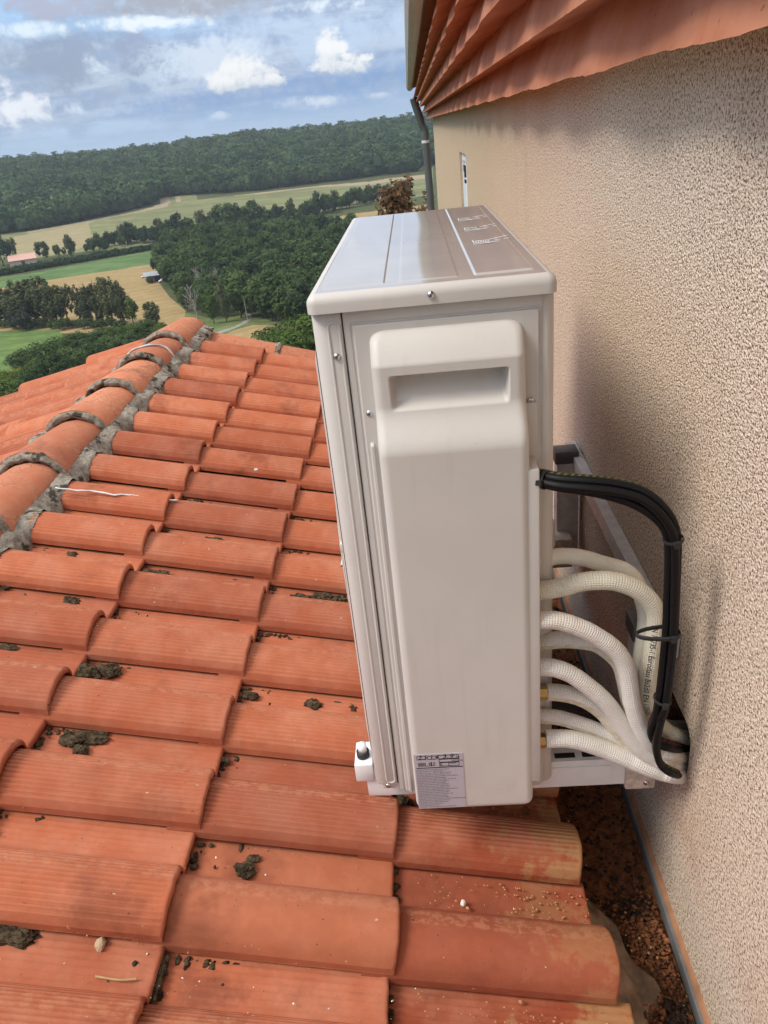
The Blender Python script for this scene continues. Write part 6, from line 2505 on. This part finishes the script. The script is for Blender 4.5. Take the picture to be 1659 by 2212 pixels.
core_p = zb_path(core)
for (lab_, mt, (ou, on), en) in CABLES:
    C = catmull(core_p, 8)
    T, N, B = frames(C)
    # side direction in the bundle plane (outer side of the arch) and towards the viewer
    K_ = len(C)
    tw_ = 0.55 * np.sin(np.linspace(0, 5.0, K_) + ou * 2)
    side = -B
    ca, sa = np.cos(tw_ * 0.6), np.sin(tw_ * 0.6)
    uu = (ca * ou - sa * on)[:, None]
    vv = (sa * ou + ca * on)[:, None]
    fade = np.ones((K_, 1))
    off = (side * uu + N * vv) * R_C * 1.22 * fade
    if ou < -0.5:                       # this one sags below the others along the arch
        ff = np.linspace(0, 1, K_)[:, None]
        off = off - side * 0.0095 * np.exp(-((ff - 0.36) / 0.14) ** 2)
    pts = [tuple(p_) for p_ in (C + off)[::8]]
    sh = Vector((0, 0.004 * (hash(mt) % 2), 0))
    tail = zb_path(ends[en])
    shift = Vector(((ou - (0.82 if en == 'b' else -0.82)) * 0.003, max(0, -on) * 0.012, 0))
    pts += [tuple(p_ + shift * (1.0 if k < len(tail) - 1 else 0.6)) for k, p_ in enumerate(tail)]
    o = tube_obj('cable', catmull(pts, 8), R_C, M[mt], None, 14)
    tag(o, lab_, 'cable', 'black cables between the cabinet and the wall')
# ties
C = catmull(core_p, 8)
T, N, B = frames(C)


def tie(zx, zy, ru, rv, lab_, w=0.0027, extra=None):
    q = np.array(zb(zx, zy))
    k_ = int(np.argmin([np.hypot(*(np.array(project(p_)) - q)) for p_ in C]))
    c_, n_, b_ = C[k_], N[k_], B[k_]
    loop_ = []
    for a in np.linspace(0, 2 * math.pi, 29):
        loop_.append(c_ + b_ * (ru * math.cos(a) + (extra or 0) * max(0, math.cos(a))) + n_ * rv * math.sin(a))
    V, F, U = tube(np.array(loop_), 0.0012 if not extra else 0.0017, 8, False)
    V = np.array(V)
    t_ = T[k_]
    V = V + np.outer((V - c_) @ t_, t_) * (w / 0.0012 - 1)
    mb = MB()
    mb.add(V, [tuple(map(int, f)) for f in F])
    mb.obox(c_ + n_ * (rv + 0.002), b_ * 0.0036, t_ * 0.0042, n_ * 0.0034)
    o = mb.build('cable_tie', M['dark'], None, smooth=True)
    tag(o, lab_, 'cable tie', 'black cable ties on the bundle')


tie(215, 278, 0.0128, 0.0150, 'black cable tie by the cabinet where the bundle leaves')
tie(936, 606, 0.0128, 0.0150, 'black cable tie at the top of the hanging bundle')
tie(922, 1140, 0.0128, 0.0155, 'black cable tie binding the bundle to the cream pipes', extra=0.036)
tie(878, 1500, 0.0125, 0.0150, 'black cable tie above the wall hole')
pts = [at(*z5(60, 1440), 'y', 1.06), at(*z5(200, 1450), 'y', 1.06), at(*z5(400, 1500), 'y', 1.06), at(*z5(560, 1590), 'y', 1.05), at(*z5(690, 1700), 'y', 1.04), at(*z5(820, 1850), 'y', 1.03)]
o = tube_obj('drain_hose', catmull(pts, 8), 0.0085, M['dark'], None, 14)
tag(o, 'black hose running behind the lower white pipes', 'hose')
